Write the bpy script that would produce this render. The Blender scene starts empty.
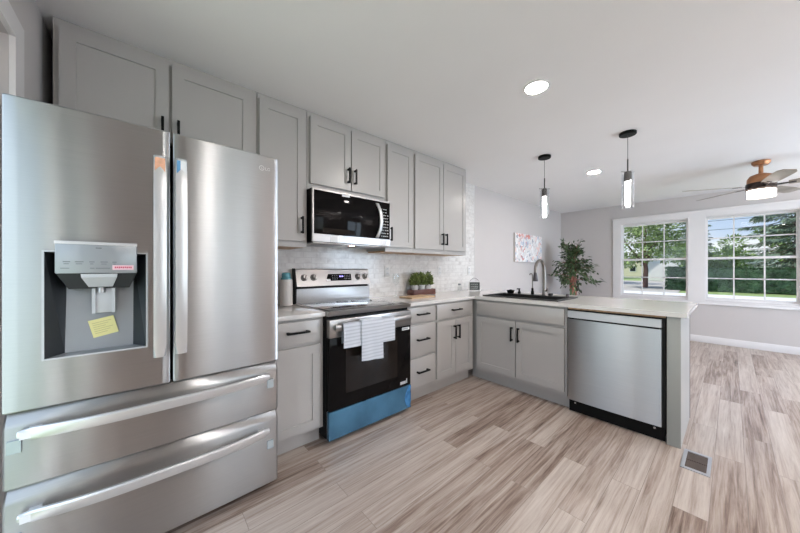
import bpy, bmesh, math, random
from mathutils import Vector, Matrix

# ------------------------------------------------------------------ camera, world, sun, exposure
S = bpy.context.scene
COL = S.collection
cam_d = bpy.data.cameras.new('camera')
cam = bpy.data.objects.new('camera', cam_d)
COL.objects.link(cam)
cam.location = (0.417, -2.486, 1.214)
cam.rotation_euler = (math.radians(90), 0, math.radians(48.963 - 90))
cam_d.sensor_width = 36.0
cam_d.lens = 288.65 / 800 * 36.0
cam_d.shift_y = (268.67 - 266.5) / 800
cam_d.clip_start = 0.02
cam_d.clip_end = 500
S.camera = cam

S.view_settings.view_transform = 'Standard'
S.view_settings.look = 'None'
S.view_settings.exposure = 0.42
S.view_settings.gamma = 1.0
S.view_settings.use_curve_mapping = False
CAN_POWER = 215.0
SKY_POWER = 0.86
SUN_POWER = 4.7

world = bpy.data.worlds.new('sky')
S.world = world
world.use_nodes = True
wn = world.node_tree.nodes
wl = world.node_tree.links
wn.clear()
w_out = wn.new('ShaderNodeOutputWorld')
w_bg = wn.new('ShaderNodeBackground')
w_tc = wn.new('ShaderNodeTexCoord')
w_sep = wn.new('ShaderNodeSeparateXYZ')
w_ramp = wn.new('ShaderNodeValToRGB')
w_noise = wn.new('ShaderNodeTexNoise')
w_cr = wn.new('ShaderNodeValToRGB')
w_mix = wn.new('ShaderNodeMix'); w_mix.data_type = 'RGBA'
w_map = wn.new('ShaderNodeMapping')
w_map.inputs['Scale'].default_value = (1, 1, 3.5)
wl.new(w_tc.outputs['Generated'], w_sep.inputs[0])
wl.new(w_sep.outputs['Z'], w_ramp.inputs[0])
w_ramp.color_ramp.elements[0].position = 0.0
w_ramp.color_ramp.elements[0].color = (0.62, 0.72, 0.86, 1)
w_ramp.color_ramp.elements[1].position = 0.35
w_ramp.color_ramp.elements[1].color = (0.26, 0.44, 0.80, 1)
wl.new(w_tc.outputs['Generated'], w_map.inputs[0])
wl.new(w_map.outputs[0], w_noise.inputs['Vector'])
w_noise.inputs['Scale'].default_value = 3.2
w_noise.inputs['Detail'].default_value = 6
w_cr.color_ramp.elements[0].position = 0.50
w_cr.color_ramp.elements[1].position = 0.68
wl.new(w_noise.outputs[0], w_cr.inputs[0])
wl.new(w_cr.outputs[0], w_mix.inputs[0])
wl.new(w_ramp.outputs[0], w_mix.inputs[6])
w_mix.inputs[7].default_value = (0.86, 0.89, 0.94, 1)
wl.new(w_mix.outputs[2], w_bg.inputs[0])
w_bg.inputs[1].default_value = SKY_POWER
wl.new(w_bg.outputs[0], w_out.inputs[0])

sun_d = bpy.data.lights.new('sun', 'SUN')
sun_d.energy = SUN_POWER
sun_d.angle = math.radians(3)
sun_d.color = (1.0, 0.95, 0.87)
sun = bpy.data.objects.new('sun', sun_d)
COL.objects.link(sun)
sun.location = (3, 6, 12)
sun.rotation_euler = Vector((0.25, -0.72, -0.9)).to_track_quat('-Z', 'Y').to_euler()

# daylight lamps: area lights added outside the glazed openings to brighten the room
def daylight_fill(name, loc, rot, sx, sy, power, col):
    l = bpy.data.lights.new(name, 'AREA'); l.shape = 'RECTANGLE'; l.size = sx; l.size_y = sy; l.energy = power; l.color = col
    o = bpy.data.objects.new(name, l); COL.objects.link(o); o.location = loc; o.rotation_euler = rot
daylight_fill('daylight_fill_left', (-0.35, -1.665, 1.05), (0, math.radians(-90), 0), 2.0, 1.8, 14, (0.80, 0.90, 1.0))
daylight_fill('daylight_fill_front', (5.2, -5.5, 1.05), (math.radians(90), 0, 0), 2.0, 2.0, 115, (0.68, 0.81, 1.0))
daylight_fill('daylight_fill_window', (1.75, -5.5, 1.42), (math.radians(90), 0, 0), 1.15, 1.3, 14, (0.84, 0.92, 1.0))

R = random.Random(11)
rad = math.radians

# ------------------------------------------------------------------ materials
def new_mat(name):
    m = bpy.data.materials.new(name); m.use_nodes = True
    nt = m.node_tree
    return m, nt, nt.nodes['Principled BSDF']

def pmat(name, col, rough=0.5, metal=0.0, var=0.0, scale=8.0, bump=0.0, bscale=60.0, coat=0.0, aniso=0.0, stretch=(1,1,1), spec=None):
    m, nt, b = new_mat(name)
    N, L = nt.nodes, nt.links
    c = (*col, 1)
    b.inputs['Base Color'].default_value = c
    b.inputs['Roughness'].default_value = rough
    b.inputs['Metallic'].default_value = metal
    if spec is not None: b.inputs['Specular IOR Level'].default_value = spec
    if coat: b.inputs['Coat Weight'].default_value = coat; b.inputs['Coat Roughness'].default_value = 0.08
    tc = N.new('ShaderNodeTexCoord'); mp = N.new('ShaderNodeMapping')
    mp.inputs['Scale'].default_value = stretch
    L.new(tc.outputs['Object'], mp.inputs[0])
    no = N.new('ShaderNodeTexNoise'); no.inputs['Scale'].default_value = scale; no.inputs['Detail'].default_value = 4
    L.new(mp.outputs[0], no.inputs['Vector'])
    if var:
        rp = N.new('ShaderNodeValToRGB')
        rp.color_ramp.elements[0].position = 0.3; rp.color_ramp.elements[1].position = 0.7
        rp.color_ramp.elements[0].color = (*[max(0, v*(1-var)) for v in col], 1)
        rp.color_ramp.elements[1].color = (*[min(1, v*(1+var)) for v in col], 1)
        L.new(no.outputs[0], rp.inputs[0]); L.new(rp.outputs[0], b.inputs['Base Color'])
    if bump:
        n2 = N.new('ShaderNodeTexNoise'); n2.inputs['Scale'].default_value = bscale; n2.inputs['Detail'].default_value = 3
        L.new(mp.outputs[0], n2.inputs['Vector'])
        bp = N.new('ShaderNodeBump'); bp.inputs['Strength'].default_value = bump; bp.inputs['Distance'].default_value = 0.01
        L.new(n2.outputs[0], bp.inputs['Height']); L.new(bp.outputs[0], b.inputs['Normal'])
    if aniso:
        b.inputs['Anisotropic'].default_value = aniso; b.inputs['Anisotropic Rotation'].default_value = 0.25
        tg = N.new('ShaderNodeTangent'); tg.direction_type = 'RADIAL'; tg.axis = 'Z'
        L.new(tg.outputs[0], b.inputs['Tangent'])
    return m

def emat(name, col, strength):
    m, nt, b = new_mat(name)
    b.inputs['Base Color'].default_value = (*col, 1)
    b.inputs['Emission Color'].default_value = (*col, 1)
    b.inputs['Emission Strength'].default_value = strength
    return m

def crystal(name, col, strength, scale):
    """lit glass full of bubbles: the bubbles give off less light"""
    m, nt, b = new_mat(name); N, L = nt.nodes, nt.links
    tc = N.new('ShaderNodeTexCoord'); vo = N.new('ShaderNodeTexVoronoi'); vo.inputs['Scale'].default_value = scale
    L.new(tc.outputs['Object'], vo.inputs['Vector'])
    rp = N.new('ShaderNodeValToRGB')
    rp.color_ramp.elements[0].position = 0.28; rp.color_ramp.elements[0].color = (0.09, 0.085, 0.085, 1)
    rp.color_ramp.elements[1].position = 0.42; rp.color_ramp.elements[1].color = (*col, 1)
    L.new(vo.outputs['Distance'], rp.inputs[0]); L.new(rp.outputs[0], b.inputs['Emission Color'])
    b.inputs['Base Color'].default_value = (0.8, 0.8, 0.8, 1); b.inputs['Emission Strength'].default_value = strength
    b.inputs['Roughness'].default_value = 0.1
    return m

def glassmat(name, tint=(1, 1, 1), gloss=0.12, rough=0.01):
    m = bpy.data.materials.new(name); m.use_nodes = True
    nt = m.node_tree; N, L = nt.nodes, nt.links
    N.clear()
    o = N.new('ShaderNodeOutputMaterial'); t = N.new('ShaderNodeBsdfTransparent'); g = N.new('ShaderNodeBsdfGlossy')
    mx = N.new('ShaderNodeMixShader'); lw = N.new('ShaderNodeLayerWeight'); pw = N.new('ShaderNodeMath'); pw.operation = 'POWER'; pw.inputs[1].default_value = 4.0
    mul = N.new('ShaderNodeMath'); mul.operation = 'MULTIPLY_ADD'; mul.inputs[1].default_value = gloss * 4; mul.inputs[2].default_value = gloss * 0.25
    t.inputs[0].default_value = (*tint, 1); g.inputs[0].default_value = (0.95, 0.96, 0.97, 1); g.inputs['Roughness'].default_value = rough
    L.new(lw.outputs['Facing'], pw.inputs[0]); L.new(pw.outputs[0], mul.inputs[0]); L.new(mul.outputs[0], mx.inputs[0])
    L.new(t.outputs[0], mx.inputs[1]); L.new(g.outputs[0], mx.inputs[2]); L.new(mx.outputs[0], o.inputs[0])
    return m

def floor_mat():
    m, nt, b = new_mat('plank_floor'); N, L = nt.nodes, nt.links
    tc = N.new('ShaderNodeTexCoord')
    br = N.new('ShaderNodeTexBrick')
    br.offset = 0.37; br.offset_frequency = 2
    br.inputs['Color1'].default_value = (0, 0, 0, 1); br.inputs['Color2'].default_value = (1, 1, 1, 1)
    br.inputs['Mortar'].default_value = (0.5, 0.5, 0.5, 1)
    br.inputs['Scale'].default_value = 1.0
    br.inputs['Mortar Size'].default_value = 0.0012
    br.inputs['Brick Width'].default_value = 1.22
    br.inputs['Row Height'].default_value = 0.127
    L.new(tc.outputs['Object'], br.inputs['Vector'])
    # shift the grain on every plank
    mp = N.new('ShaderNodeMapping'); mp.inputs['Scale'].default_value = (0.8, 17.0, 1.0)
    L.new(tc.outputs['Object'], mp.inputs[0])
    cb = N.new('ShaderNodeVectorMath'); cb.operation = 'MULTIPLY_ADD'
    L.new(br.outputs['Color'], cb.inputs[0]); cb.inputs[1].default_value = (37, 11, 53); L.new(mp.outputs[0], cb.inputs[2])
    n1 = N.new('ShaderNodeTexNoise'); n1.inputs['Scale'].default_value = 1.6; n1.inputs['Detail'].default_value = 8; n1.inputs['Roughness'].default_value = 0.62; n1.inputs['Distortion'].default_value = 0.9
    L.new(cb.outputs[0], n1.inputs['Vector'])
    mp2 = N.new('ShaderNodeMapping'); mp2.inputs['Scale'].default_value = (3.0, 75.0, 1.0)
    L.new(tc.outputs['Object'], mp2.inputs[0])
    n2 = N.new('ShaderNodeTexNoise'); n2.inputs['Scale'].default_value = 1.5; n2.inputs['Detail'].default_value = 9; n2.inputs['Roughness'].default_value = 0.68
    L.new(mp2.outputs[0], n2.inputs['Vector'])
    a = N.new('ShaderNodeMath'); a.operation = 'MULTIPLY_ADD'; a.inputs[1].default_value = 0.20
    L.new(br.outputs['Color'], a.inputs[0])
    a2 = N.new('ShaderNodeMath'); a2.operation = 'MULTIPLY_ADD'; a2.inputs[1].default_value = 0.90; a2.inputs[2].default_value = -0.15
    L.new(n1.outputs[0], a2.inputs[0]); L.new(a2.outputs[0], a.inputs[2])
    a3 = N.new('ShaderNodeMath'); a3.operation = 'MULTIPLY_ADD'; a3.inputs[1].default_value = 0.44
    L.new(n2.outputs[0], a3.inputs[0]); L.new(a.outputs[0], a3.inputs[2])
    rp = N.new('ShaderNodeValToRGB'); cr = rp.color_ramp
    cr.elements[0].position = 0.36; cr.elements[0].color = (0.13, 0.082, 0.062, 1)
    cr.elements[1].position = 0.95; cr.elements[1].color = (0.62, 0.55, 0.49, 1)
    for p, c in ((0.48, (0.265, 0.19, 0.15, 1)), (0.60, (0.405, 0.325, 0.275, 1)), (0.74, (0.51, 0.435, 0.38, 1))):
        e = cr.elements.new(p); e.color = c
    L.new(a3.outputs[0], rp.inputs[0])
    mx = N.new('ShaderNodeMix'); mx.data_type = 'RGBA'
    L.new(br.outputs['Fac'], mx.inputs[0]); L.new(rp.outputs[0], mx.inputs[6]); mx.inputs[7].default_value = (0.25, 0.20, 0.17, 1)
    L.new(mx.outputs[2], b.inputs['Base Color'])
    b.inputs['Roughness'].default_value = 0.34
    bp = N.new('ShaderNodeBump'); bp.inputs['Strength'].default_value = 0.12; bp.inputs['Distance'].default_value = 0.004
    L.new(n2.outputs[0], bp.inputs['Height']); L.new(bp.outputs[0], b.inputs['Normal'])
    return m

def tile_mat():
    m, nt, b = new_mat('marble_tile'); N, L = nt.nodes, nt.links
    tc = N.new('ShaderNodeTexCoord'); sp = N.new('ShaderNodeSeparateXYZ'); cb = N.new('ShaderNodeCombineXYZ')
    L.new(tc.outputs['Object'], sp.inputs[0]); L.new(sp.outputs['X'], cb.inputs['X']); L.new(sp.outputs['Z'], cb.inputs['Y'])
    br = N.new('ShaderNodeTexBrick')
    br.inputs['Color1'].default_value = (0, 0, 0, 1); br.inputs['Color2'].default_value = (1, 1, 1, 1)
    br.inputs['Mortar'].default_value = (.5, .5, .5, 1)
    br.inputs['Scale'].default_value = 1; br.inputs['Mortar Size'].default_value = 0.0022
    br.inputs['Brick Width'].default_value = 0.152; br.inputs['Row Height'].default_value = 0.0505
    L.new(cb.outputs[0], br.inputs['Vector'])
    ad = N.new('ShaderNodeVectorMath'); ad.operation = 'MULTIPLY_ADD'
    L.new(br.outputs['Color'], ad.inputs[0]); ad.inputs[1].default_value = (9, 17, 5); L.new(tc.outputs['Object'], ad.inputs[2])
    no = N.new('ShaderNodeTexNoise'); no.inputs['Scale'].default_value = 9; no.inputs['Detail'].default_value = 7; no.inputs['Distortion'].default_value = 1.2
    L.new(ad.outputs[0], no.inputs['Vector'])
    rp = N.new('ShaderNodeValToRGB'); cr = rp.color_ramp
    cr.elements[0].position = 0.30; cr.elements[0].color = (0.62, 0.585, 0.56, 1)
    cr.elements[1].position = 0.62; cr.elements[1].color = (0.82, 0.795, 0.77, 1)
    e = cr.elements.new(0.45); e.color = (0.74, 0.71, 0.685, 1)
    L.new(no.outputs[0], rp.inputs[0])
    mx = N.new('ShaderNodeMix'); mx.data_type = 'RGBA'
    L.new(br.outputs['Fac'], mx.inputs[0]); L.new(rp.outputs[0], mx.inputs[6]); mx.inputs[7].default_value = (0.68, 0.655, 0.635, 1)
    L.new(mx.outputs[2], b.inputs['Base Color'])
    b.inputs['Roughness'].default_value = 0.16
    bp = N.new('ShaderNodeBump'); bp.inputs['Strength'].default_value = 0.3; bp.inputs['Distance'].default_value = 0.002; bp.invert = True
    L.new(br.outputs['Fac'], bp.inputs['Height']); L.new(bp.outputs[0], b.inputs['Normal'])
    return m

def wood_mat(name, dark, light, stretch=(2, 30, 30), rough=0.45):
    m, nt, b = new_mat(name); N, L = nt.nodes, nt.links
    tc = N.new('ShaderNodeTexCoord'); mp = N.new('ShaderNodeMapping'); mp.inputs['Scale'].default_value = stretch
    L.new(tc.outputs['Object'], mp.inputs[0])
    no = N.new('ShaderNodeTexNoise'); no.inputs['Scale'].default_value = 1.5; no.inputs['Detail'].default_value = 6
    L.new(mp.outputs[0], no.inputs['Vector'])
    rp = N.new('ShaderNodeValToRGB')
    rp.color_ramp.elements[0].position = 0.3; rp.color_ramp.elements[0].color = (*dark, 1)
    rp.color_ramp.elements[1].position = 0.7; rp.color_ramp.elements[1].color = (*light, 1)
    L.new(no.outputs[0], rp.inputs[0]); L.new(rp.outputs[0], b.inputs['Base Color'])
    b.inputs['Roughness'].default_value = rough
    return m

def art_mat():
    m, nt, b = new_mat('abstract_paint'); N, L = nt.nodes, nt.links
    tc = N.new('ShaderNodeTexCoord')
    prev = None
    cols = [((0.80, 0.77, 0.76), None, 0), ((0.50, 0.56, 0.68), 9.0, 3.1), ((0.68, 0.27, 0.24), 9.5, 9.4), ((0.30, 0.33, 0.40), 18.0, 17.7), ((0.85, 0.62, 0.58), 7.0, 27.0), ((0.9, 0.9, 0.9), 11.0, 31.0)]
    for c, sc, off in cols:
        if sc is None:
            rgb = N.new('ShaderNodeRGB'); rgb.outputs[0].default_value = (*c, 1); prev = rgb.outputs[0]; continue
        mp = N.new('ShaderNodeMapping'); mp.inputs['Location'].default_value = (off, off * 1.7, off)
        L.new(tc.outputs['Object'], mp.inputs[0])
        no = N.new('ShaderNodeTexNoise'); no.inputs['Scale'].default_value = sc; no.inputs['Detail'].default_value = 5; no.inputs['Distortion'].default_value = 0.6
        L.new(mp.outputs[0], no.inputs['Vector'])
        rp = N.new('ShaderNodeValToRGB'); rp.color_ramp.elements[0].position = 0.57; rp.color_ramp.elements[1].position = 0.63
        L.new(no.outputs[0], rp.inputs[0])
        mx = N.new('ShaderNodeMix'); mx.data_type = 'RGBA'
        L.new(rp.outputs[0], mx.inputs[0]); L.new(prev, mx.inputs[6]); mx.inputs[7].default_value = (*c, 1)
        prev = mx.outputs[2]
    L.new(prev, b.inputs['Base Color']); b.inputs['Roughness'].default_value = 0.7
    return m

def stripe_mat(name, c1, c2, freq, axis='Z', duty=0.5):
    m, nt, b = new_mat(name); N, L = nt.nodes, nt.links
    tc = N.new('ShaderNodeTexCoord'); sp = N.new('ShaderNodeSeparateXYZ'); L.new(tc.outputs['Object'], sp.inputs[0])
    mu = N.new('ShaderNodeMath'); mu.operation = 'MULTIPLY'; mu.inputs[1].default_value = freq; L.new(sp.outputs[axis], mu.inputs[0])
    fr = N.new('ShaderNodeMath'); fr.operation = 'FRACT'; L.new(mu.outputs[0], fr.inputs[0])
    rp = N.new('ShaderNodeValToRGB')
    rp.color_ramp.elements[0].position = duty - 0.08; rp.color_ramp.elements[0].color = (*c1, 1)
    rp.color_ramp.elements[1].position = duty + 0.08; rp.color_ramp.elements[1].color = (*c2, 1)
    L.new(fr.outputs[0], rp.inputs[0]); L.new(rp.outputs[0], b.inputs['Base Color'])
    b.inputs['Roughness'].default_value = 0.9
    return m

M = {}
M['wall'] = pmat('wall_paint', (0.60, 0.56, 0.545), 0.75, var=0.015, scale=2, bump=0.05, bscale=150)
M['ceiling'] = pmat('ceiling_paint', (0.87, 0.85, 0.845), 0.85, var=0.01, scale=2, bump=0.05, bscale=120)
M['trim'] = pmat('trim_paint', (0.80, 0.77, 0.765), 0.4, var=0.01)
M['floor'] = floor_mat()
M['tile'] = tile_mat()
M['cab'] = pmat('cabinet_paint', (0.45, 0.43, 0.412), 0.30, var=0.015, scale=3)
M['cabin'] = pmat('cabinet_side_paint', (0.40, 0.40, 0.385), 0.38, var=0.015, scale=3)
M['endpanel'] = pmat('end_panel_paint', (0.36, 0.375, 0.35), 0.4, var=0.02, scale=3)
M['ply'] = wood_mat('raw_plywood', (0.42, 0.24, 0.12), (0.60, 0.38, 0.21))
M['redply'] = wood_mat('red_plywood', (0.22, 0.06, 0.03), (0.34, 0.10, 0.05))
M['quartz'] = pmat('white_quartz', (0.74, 0.715, 0.69), 0.10, var=0.02, scale=40)
M['steel'] = pmat('brushed_steel', (0.44, 0.438, 0.44), 0.29, 1.0, var=0.03, scale=5, stretch=(1, 1, 60), aniso=1.0)
M['steelplain'] = pmat('satin_steel', (0.42, 0.405, 0.395), 0.30, 1.0, var=0.02, scale=5)
M['handle'] = pmat('filmed_handle', (0.74, 0.74, 0.75), 0.30, 0.75, var=0.02, scale=5)
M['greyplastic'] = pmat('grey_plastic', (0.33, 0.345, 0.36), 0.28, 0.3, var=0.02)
M['lightplastic'] = pmat('light_grey_plastic', (0.56, 0.57, 0.59), 0.35, 0.3, var=0.02)
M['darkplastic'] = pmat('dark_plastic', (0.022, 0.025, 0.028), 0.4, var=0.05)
M['bodygrey'] = pmat('appliance_side', (0.10, 0.10, 0.105), 0.5, var=0.03)
M['black'] = pmat('black_metal', (0.008, 0.008, 0.008), 0.42, 0.0, var=0.1, spec=0.1)
M['void'] = pmat('black_gap', (0.006, 0.006, 0.006), 0.8, var=0.1)
M['blackglass'] = pmat('black_glass', (0.006, 0.005, 0.005), 0.05, var=0.1, spec=0.08)
M['doorwindow'] = pmat('oven_window_glass', (0.016, 0.012, 0.010), 0.06, var=0.2, spec=0.15)
M['cooktop'] = pmat('cooktop_glass', (0.045, 0.036, 0.032), 0.04, var=0.05, coat=1.0)
M['ring'] = pmat('burner_ring', (0.10, 0.09, 0.085), 0.15, var=0.05)
M['bluefilm'] = pmat('blue_film', (0.080, 0.215, 0.345), 0.2, 0.6, var=0.25, scale=5, bump=0.35, bscale=7)
M['bluefilm2'] = pmat('blue_film_loose', (0.05, 0.20, 0.42), 0.25, 0.2, var=0.3, scale=25, bump=0.5, bscale=35)
M['whitemark'] = pmat('white_print', (0.75, 0.75, 0.75), 0.5, var=0.02)
M['greymark'] = pmat('grey_print', (0.16, 0.17, 0.18), 0.5, var=0.02)
M['yellow'] = pmat('yellow_paper', (0.72, 0.66, 0.30), 0.8, var=0.03)
M['noteink'] = pmat('note_ink', (0.42, 0.37, 0.20), 0.8, var=0.05)
M['pink'] = pmat('pink_label', (0.78, 0.52, 0.56), 0.5, var=0.03)
M['redink'] = pmat('red_ink', (0.55, 0.06, 0.12), 0.5, var=0.03)
M['orange'] = pmat('orange_sticker', (0.80, 0.42, 0.27), 0.4, var=0.15, scale=60)
M['bluesticker'] = pmat('blue_sticker', (0.12, 0.33, 0.58), 0.4, var=0.1, scale=60)
M['paper'] = pmat('white_paper', (0.82, 0.82, 0.83), 0.6, var=0.02)
M['film'] = pmat('pale_tape', (0.50, 0.58, 0.62), 0.25, 0.5, var=0.03)
M['clock'] = emat('clock_digits', (0.35, 0.30, 1.0), 2.2)
M['towel'] = stripe_mat('striped_towel', (0.62, 0.64, 0.69), (0.50, 0.52, 0.57), 42, 'Z', 0.6)
M['towel2'] = stripe_mat('striped_towel_dark', (0.56, 0.58, 0.63), (0.43, 0.45, 0.50), 42, 'Z', 0.58)
M['sink'] = pmat('black_composite', (0.012, 0.012, 0.012), 0.45, var=0.3, scale=150)
M['nickel'] = pmat('brushed_nickel', (0.25, 0.225, 0.205), 0.28, 1.0, var=0.03)
M['darknickel'] = pmat('dark_nickel', (0.10, 0.085, 0.085), 0.3, 0.9, var=0.03)
M['traywood'] = wood_mat('tray_wood', (0.075, 0.025, 0.018), (0.16, 0.06, 0.045))
M['boardwood'] = wood_mat('board_wood', (0.50, 0.33, 0.19), (0.66, 0.47, 0.30))
M['potwhite'] = pmat('white_ceramic', (0.70, 0.70, 0.70), 0.4, var=0.04)
M['soil'] = pmat('soil', (0.04, 0.028, 0.02), 0.95, var=0.3, scale=60)
M['leafA'] = pmat('leaf_bright', (0.17, 0.22, 0.065), 0.5, var=0.65, scale=35)
M['leafB'] = pmat('leaf_dark', (0.075, 0.115, 0.05), 0.4, var=0.8, scale=14)
M['bark'] = wood_mat('reddish_bark', (0.16, 0.055, 0.04), (0.40, 0.17, 0.12), (20, 20, 3))
M['basket'] = wood_mat('basket_weave', (0.16, 0.11, 0.07), (0.34, 0.25, 0.16), (60, 60, 60))
M['canister'] = pmat('pale_canister', (0.62, 0.575, 0.54), 0.35, var=0.03)
M['teal'] = pmat('teal_glaze', (0.10, 0.30, 0.35), 0.25, var=0.2)
M['slate'] = pmat('slate_board', (0.055, 0.065, 0.058), 0.7, var=0.2)
M['chalk'] = pmat('chalk', (0.62, 0.65, 0.62), 0.8, var=0.05)
M['outlet'] = pmat('white_plate', (0.74, 0.72, 0.70), 0.3, var=0.01)
M['art'] = art_mat()
M['canvasedge'] = pmat('canvas_edge', (0.55, 0.50, 0.48), 0.8, var=0.03)
M['can'] = emat('downlight_lens', (1.0, 0.935, 0.885), CAN_POWER)
M['canrim'] = pmat('downlight_rim', (0.85, 0.84, 0.83), 0.4, var=0.01)
M['glass'] = glassmat('clear_glass', (0.97, 0.98, 0.98), 0.14)
M['fill_uplight'] = emat('added_uplight_glow', (1.0, 0.955, 0.94), 340.0)  # glow of the uplighters added to lift the ceiling
M['shadeglass'] = glassmat('pendant_glass', (0.93, 0.935, 0.94), 0.42)
M['pane'] = glassmat('window_pane', (0.97, 0.985, 0.98), 0.05)
M['bulbrod'] = crystal('bubble_rod', (1.0, 0.97, 0.94), 5.0, 110)
M['fanlight'] = crystal('fan_crystal', (1.0, 0.83, 0.71), 4.5, 45)
M['copper'] = pmat('oiled_copper', (0.42, 0.20, 0.10), 0.32, 0.8, var=0.08, scale=20)
M['fanblade'] = wood_mat('driftwood_blade', (0.20, 0.165, 0.135), (0.36, 0.31, 0.26), (3, 3, 3))
M['fandark'] = pmat('fan_bronze', (0.035, 0.022, 0.018), 0.35, 0.6, var=0.05)
M['brownduct'] = pmat('register_louvre', (0.085, 0.058, 0.045), 0.5, 0.3, var=0.1)
M['registerrim'] = pmat('register_rim', (0.55, 0.56, 0.58), 0.3, 0.7, var=0.02)
M['hoodlamp'] = emat('hood_lamp', (1.0, 0.55, 0.40), 9.0)
M['grass'] = pmat('grass', (0.20, 0.27, 0.10), 0.95, var=0.4, scale=3)
M['asphalt'] = pmat('asphalt', (0.58, 0.57, 0.58), 0.9, var=0.08, scale=2)
M['drive'] = pmat('gravel_drive', (0.36, 0.34, 0.33), 0.9, var=0.12, scale=3)
M['hedge'] = pmat('hedge_leaf', (0.075, 0.14, 0.07), 0.6, var=0.6, scale=3)
M['tree'] = pmat('tree_leaf', (0.20, 0.30, 0.09), 0.6, var=0.5, scale=2)
M['treeyellow'] = pmat('light_tree_leaf', (0.27, 0.36, 0.14), 0.6, var=0.5, scale=2)
M['spruce'] = pmat('spruce_needle', (0.17, 0.24, 0.17), 0.7, var=0.6, scale=2)
M['trunk'] = wood_mat('tree_bark', (0.06, 0.045, 0.035), (0.15, 0.11, 0.085), (6, 6, 1))
M['redtrunk'] = wood_mat('red_tree_bark', (0.13, 0.06, 0.045), (0.26, 0.13, 0.10), (6, 6, 1))
M['siding'] = stripe_mat('white_siding', (0.80, 0.80, 0.80), (0.70, 0.70, 0.71), 6, 'Z', 0.9)
M['creamsiding'] = stripe_mat('cream_siding', (0.72, 0.66, 0.50), (0.64, 0.58, 0.43), 6, 'Z', 0.9)
M['roof'] = pmat('shingle', (0.24, 0.23, 0.23), 0.9, var=0.2, scale=5)
M['winglass'] = pmat('dark_window', (0.03, 0.035, 0.04), 0.1, var=0.1)

# ------------------------------------------------------------------ mesh helpers
def origin(o):
    v = Vector((0, 0, 0))
    while o is not None:
        v += o.location; o = o.parent
    return v

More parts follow.
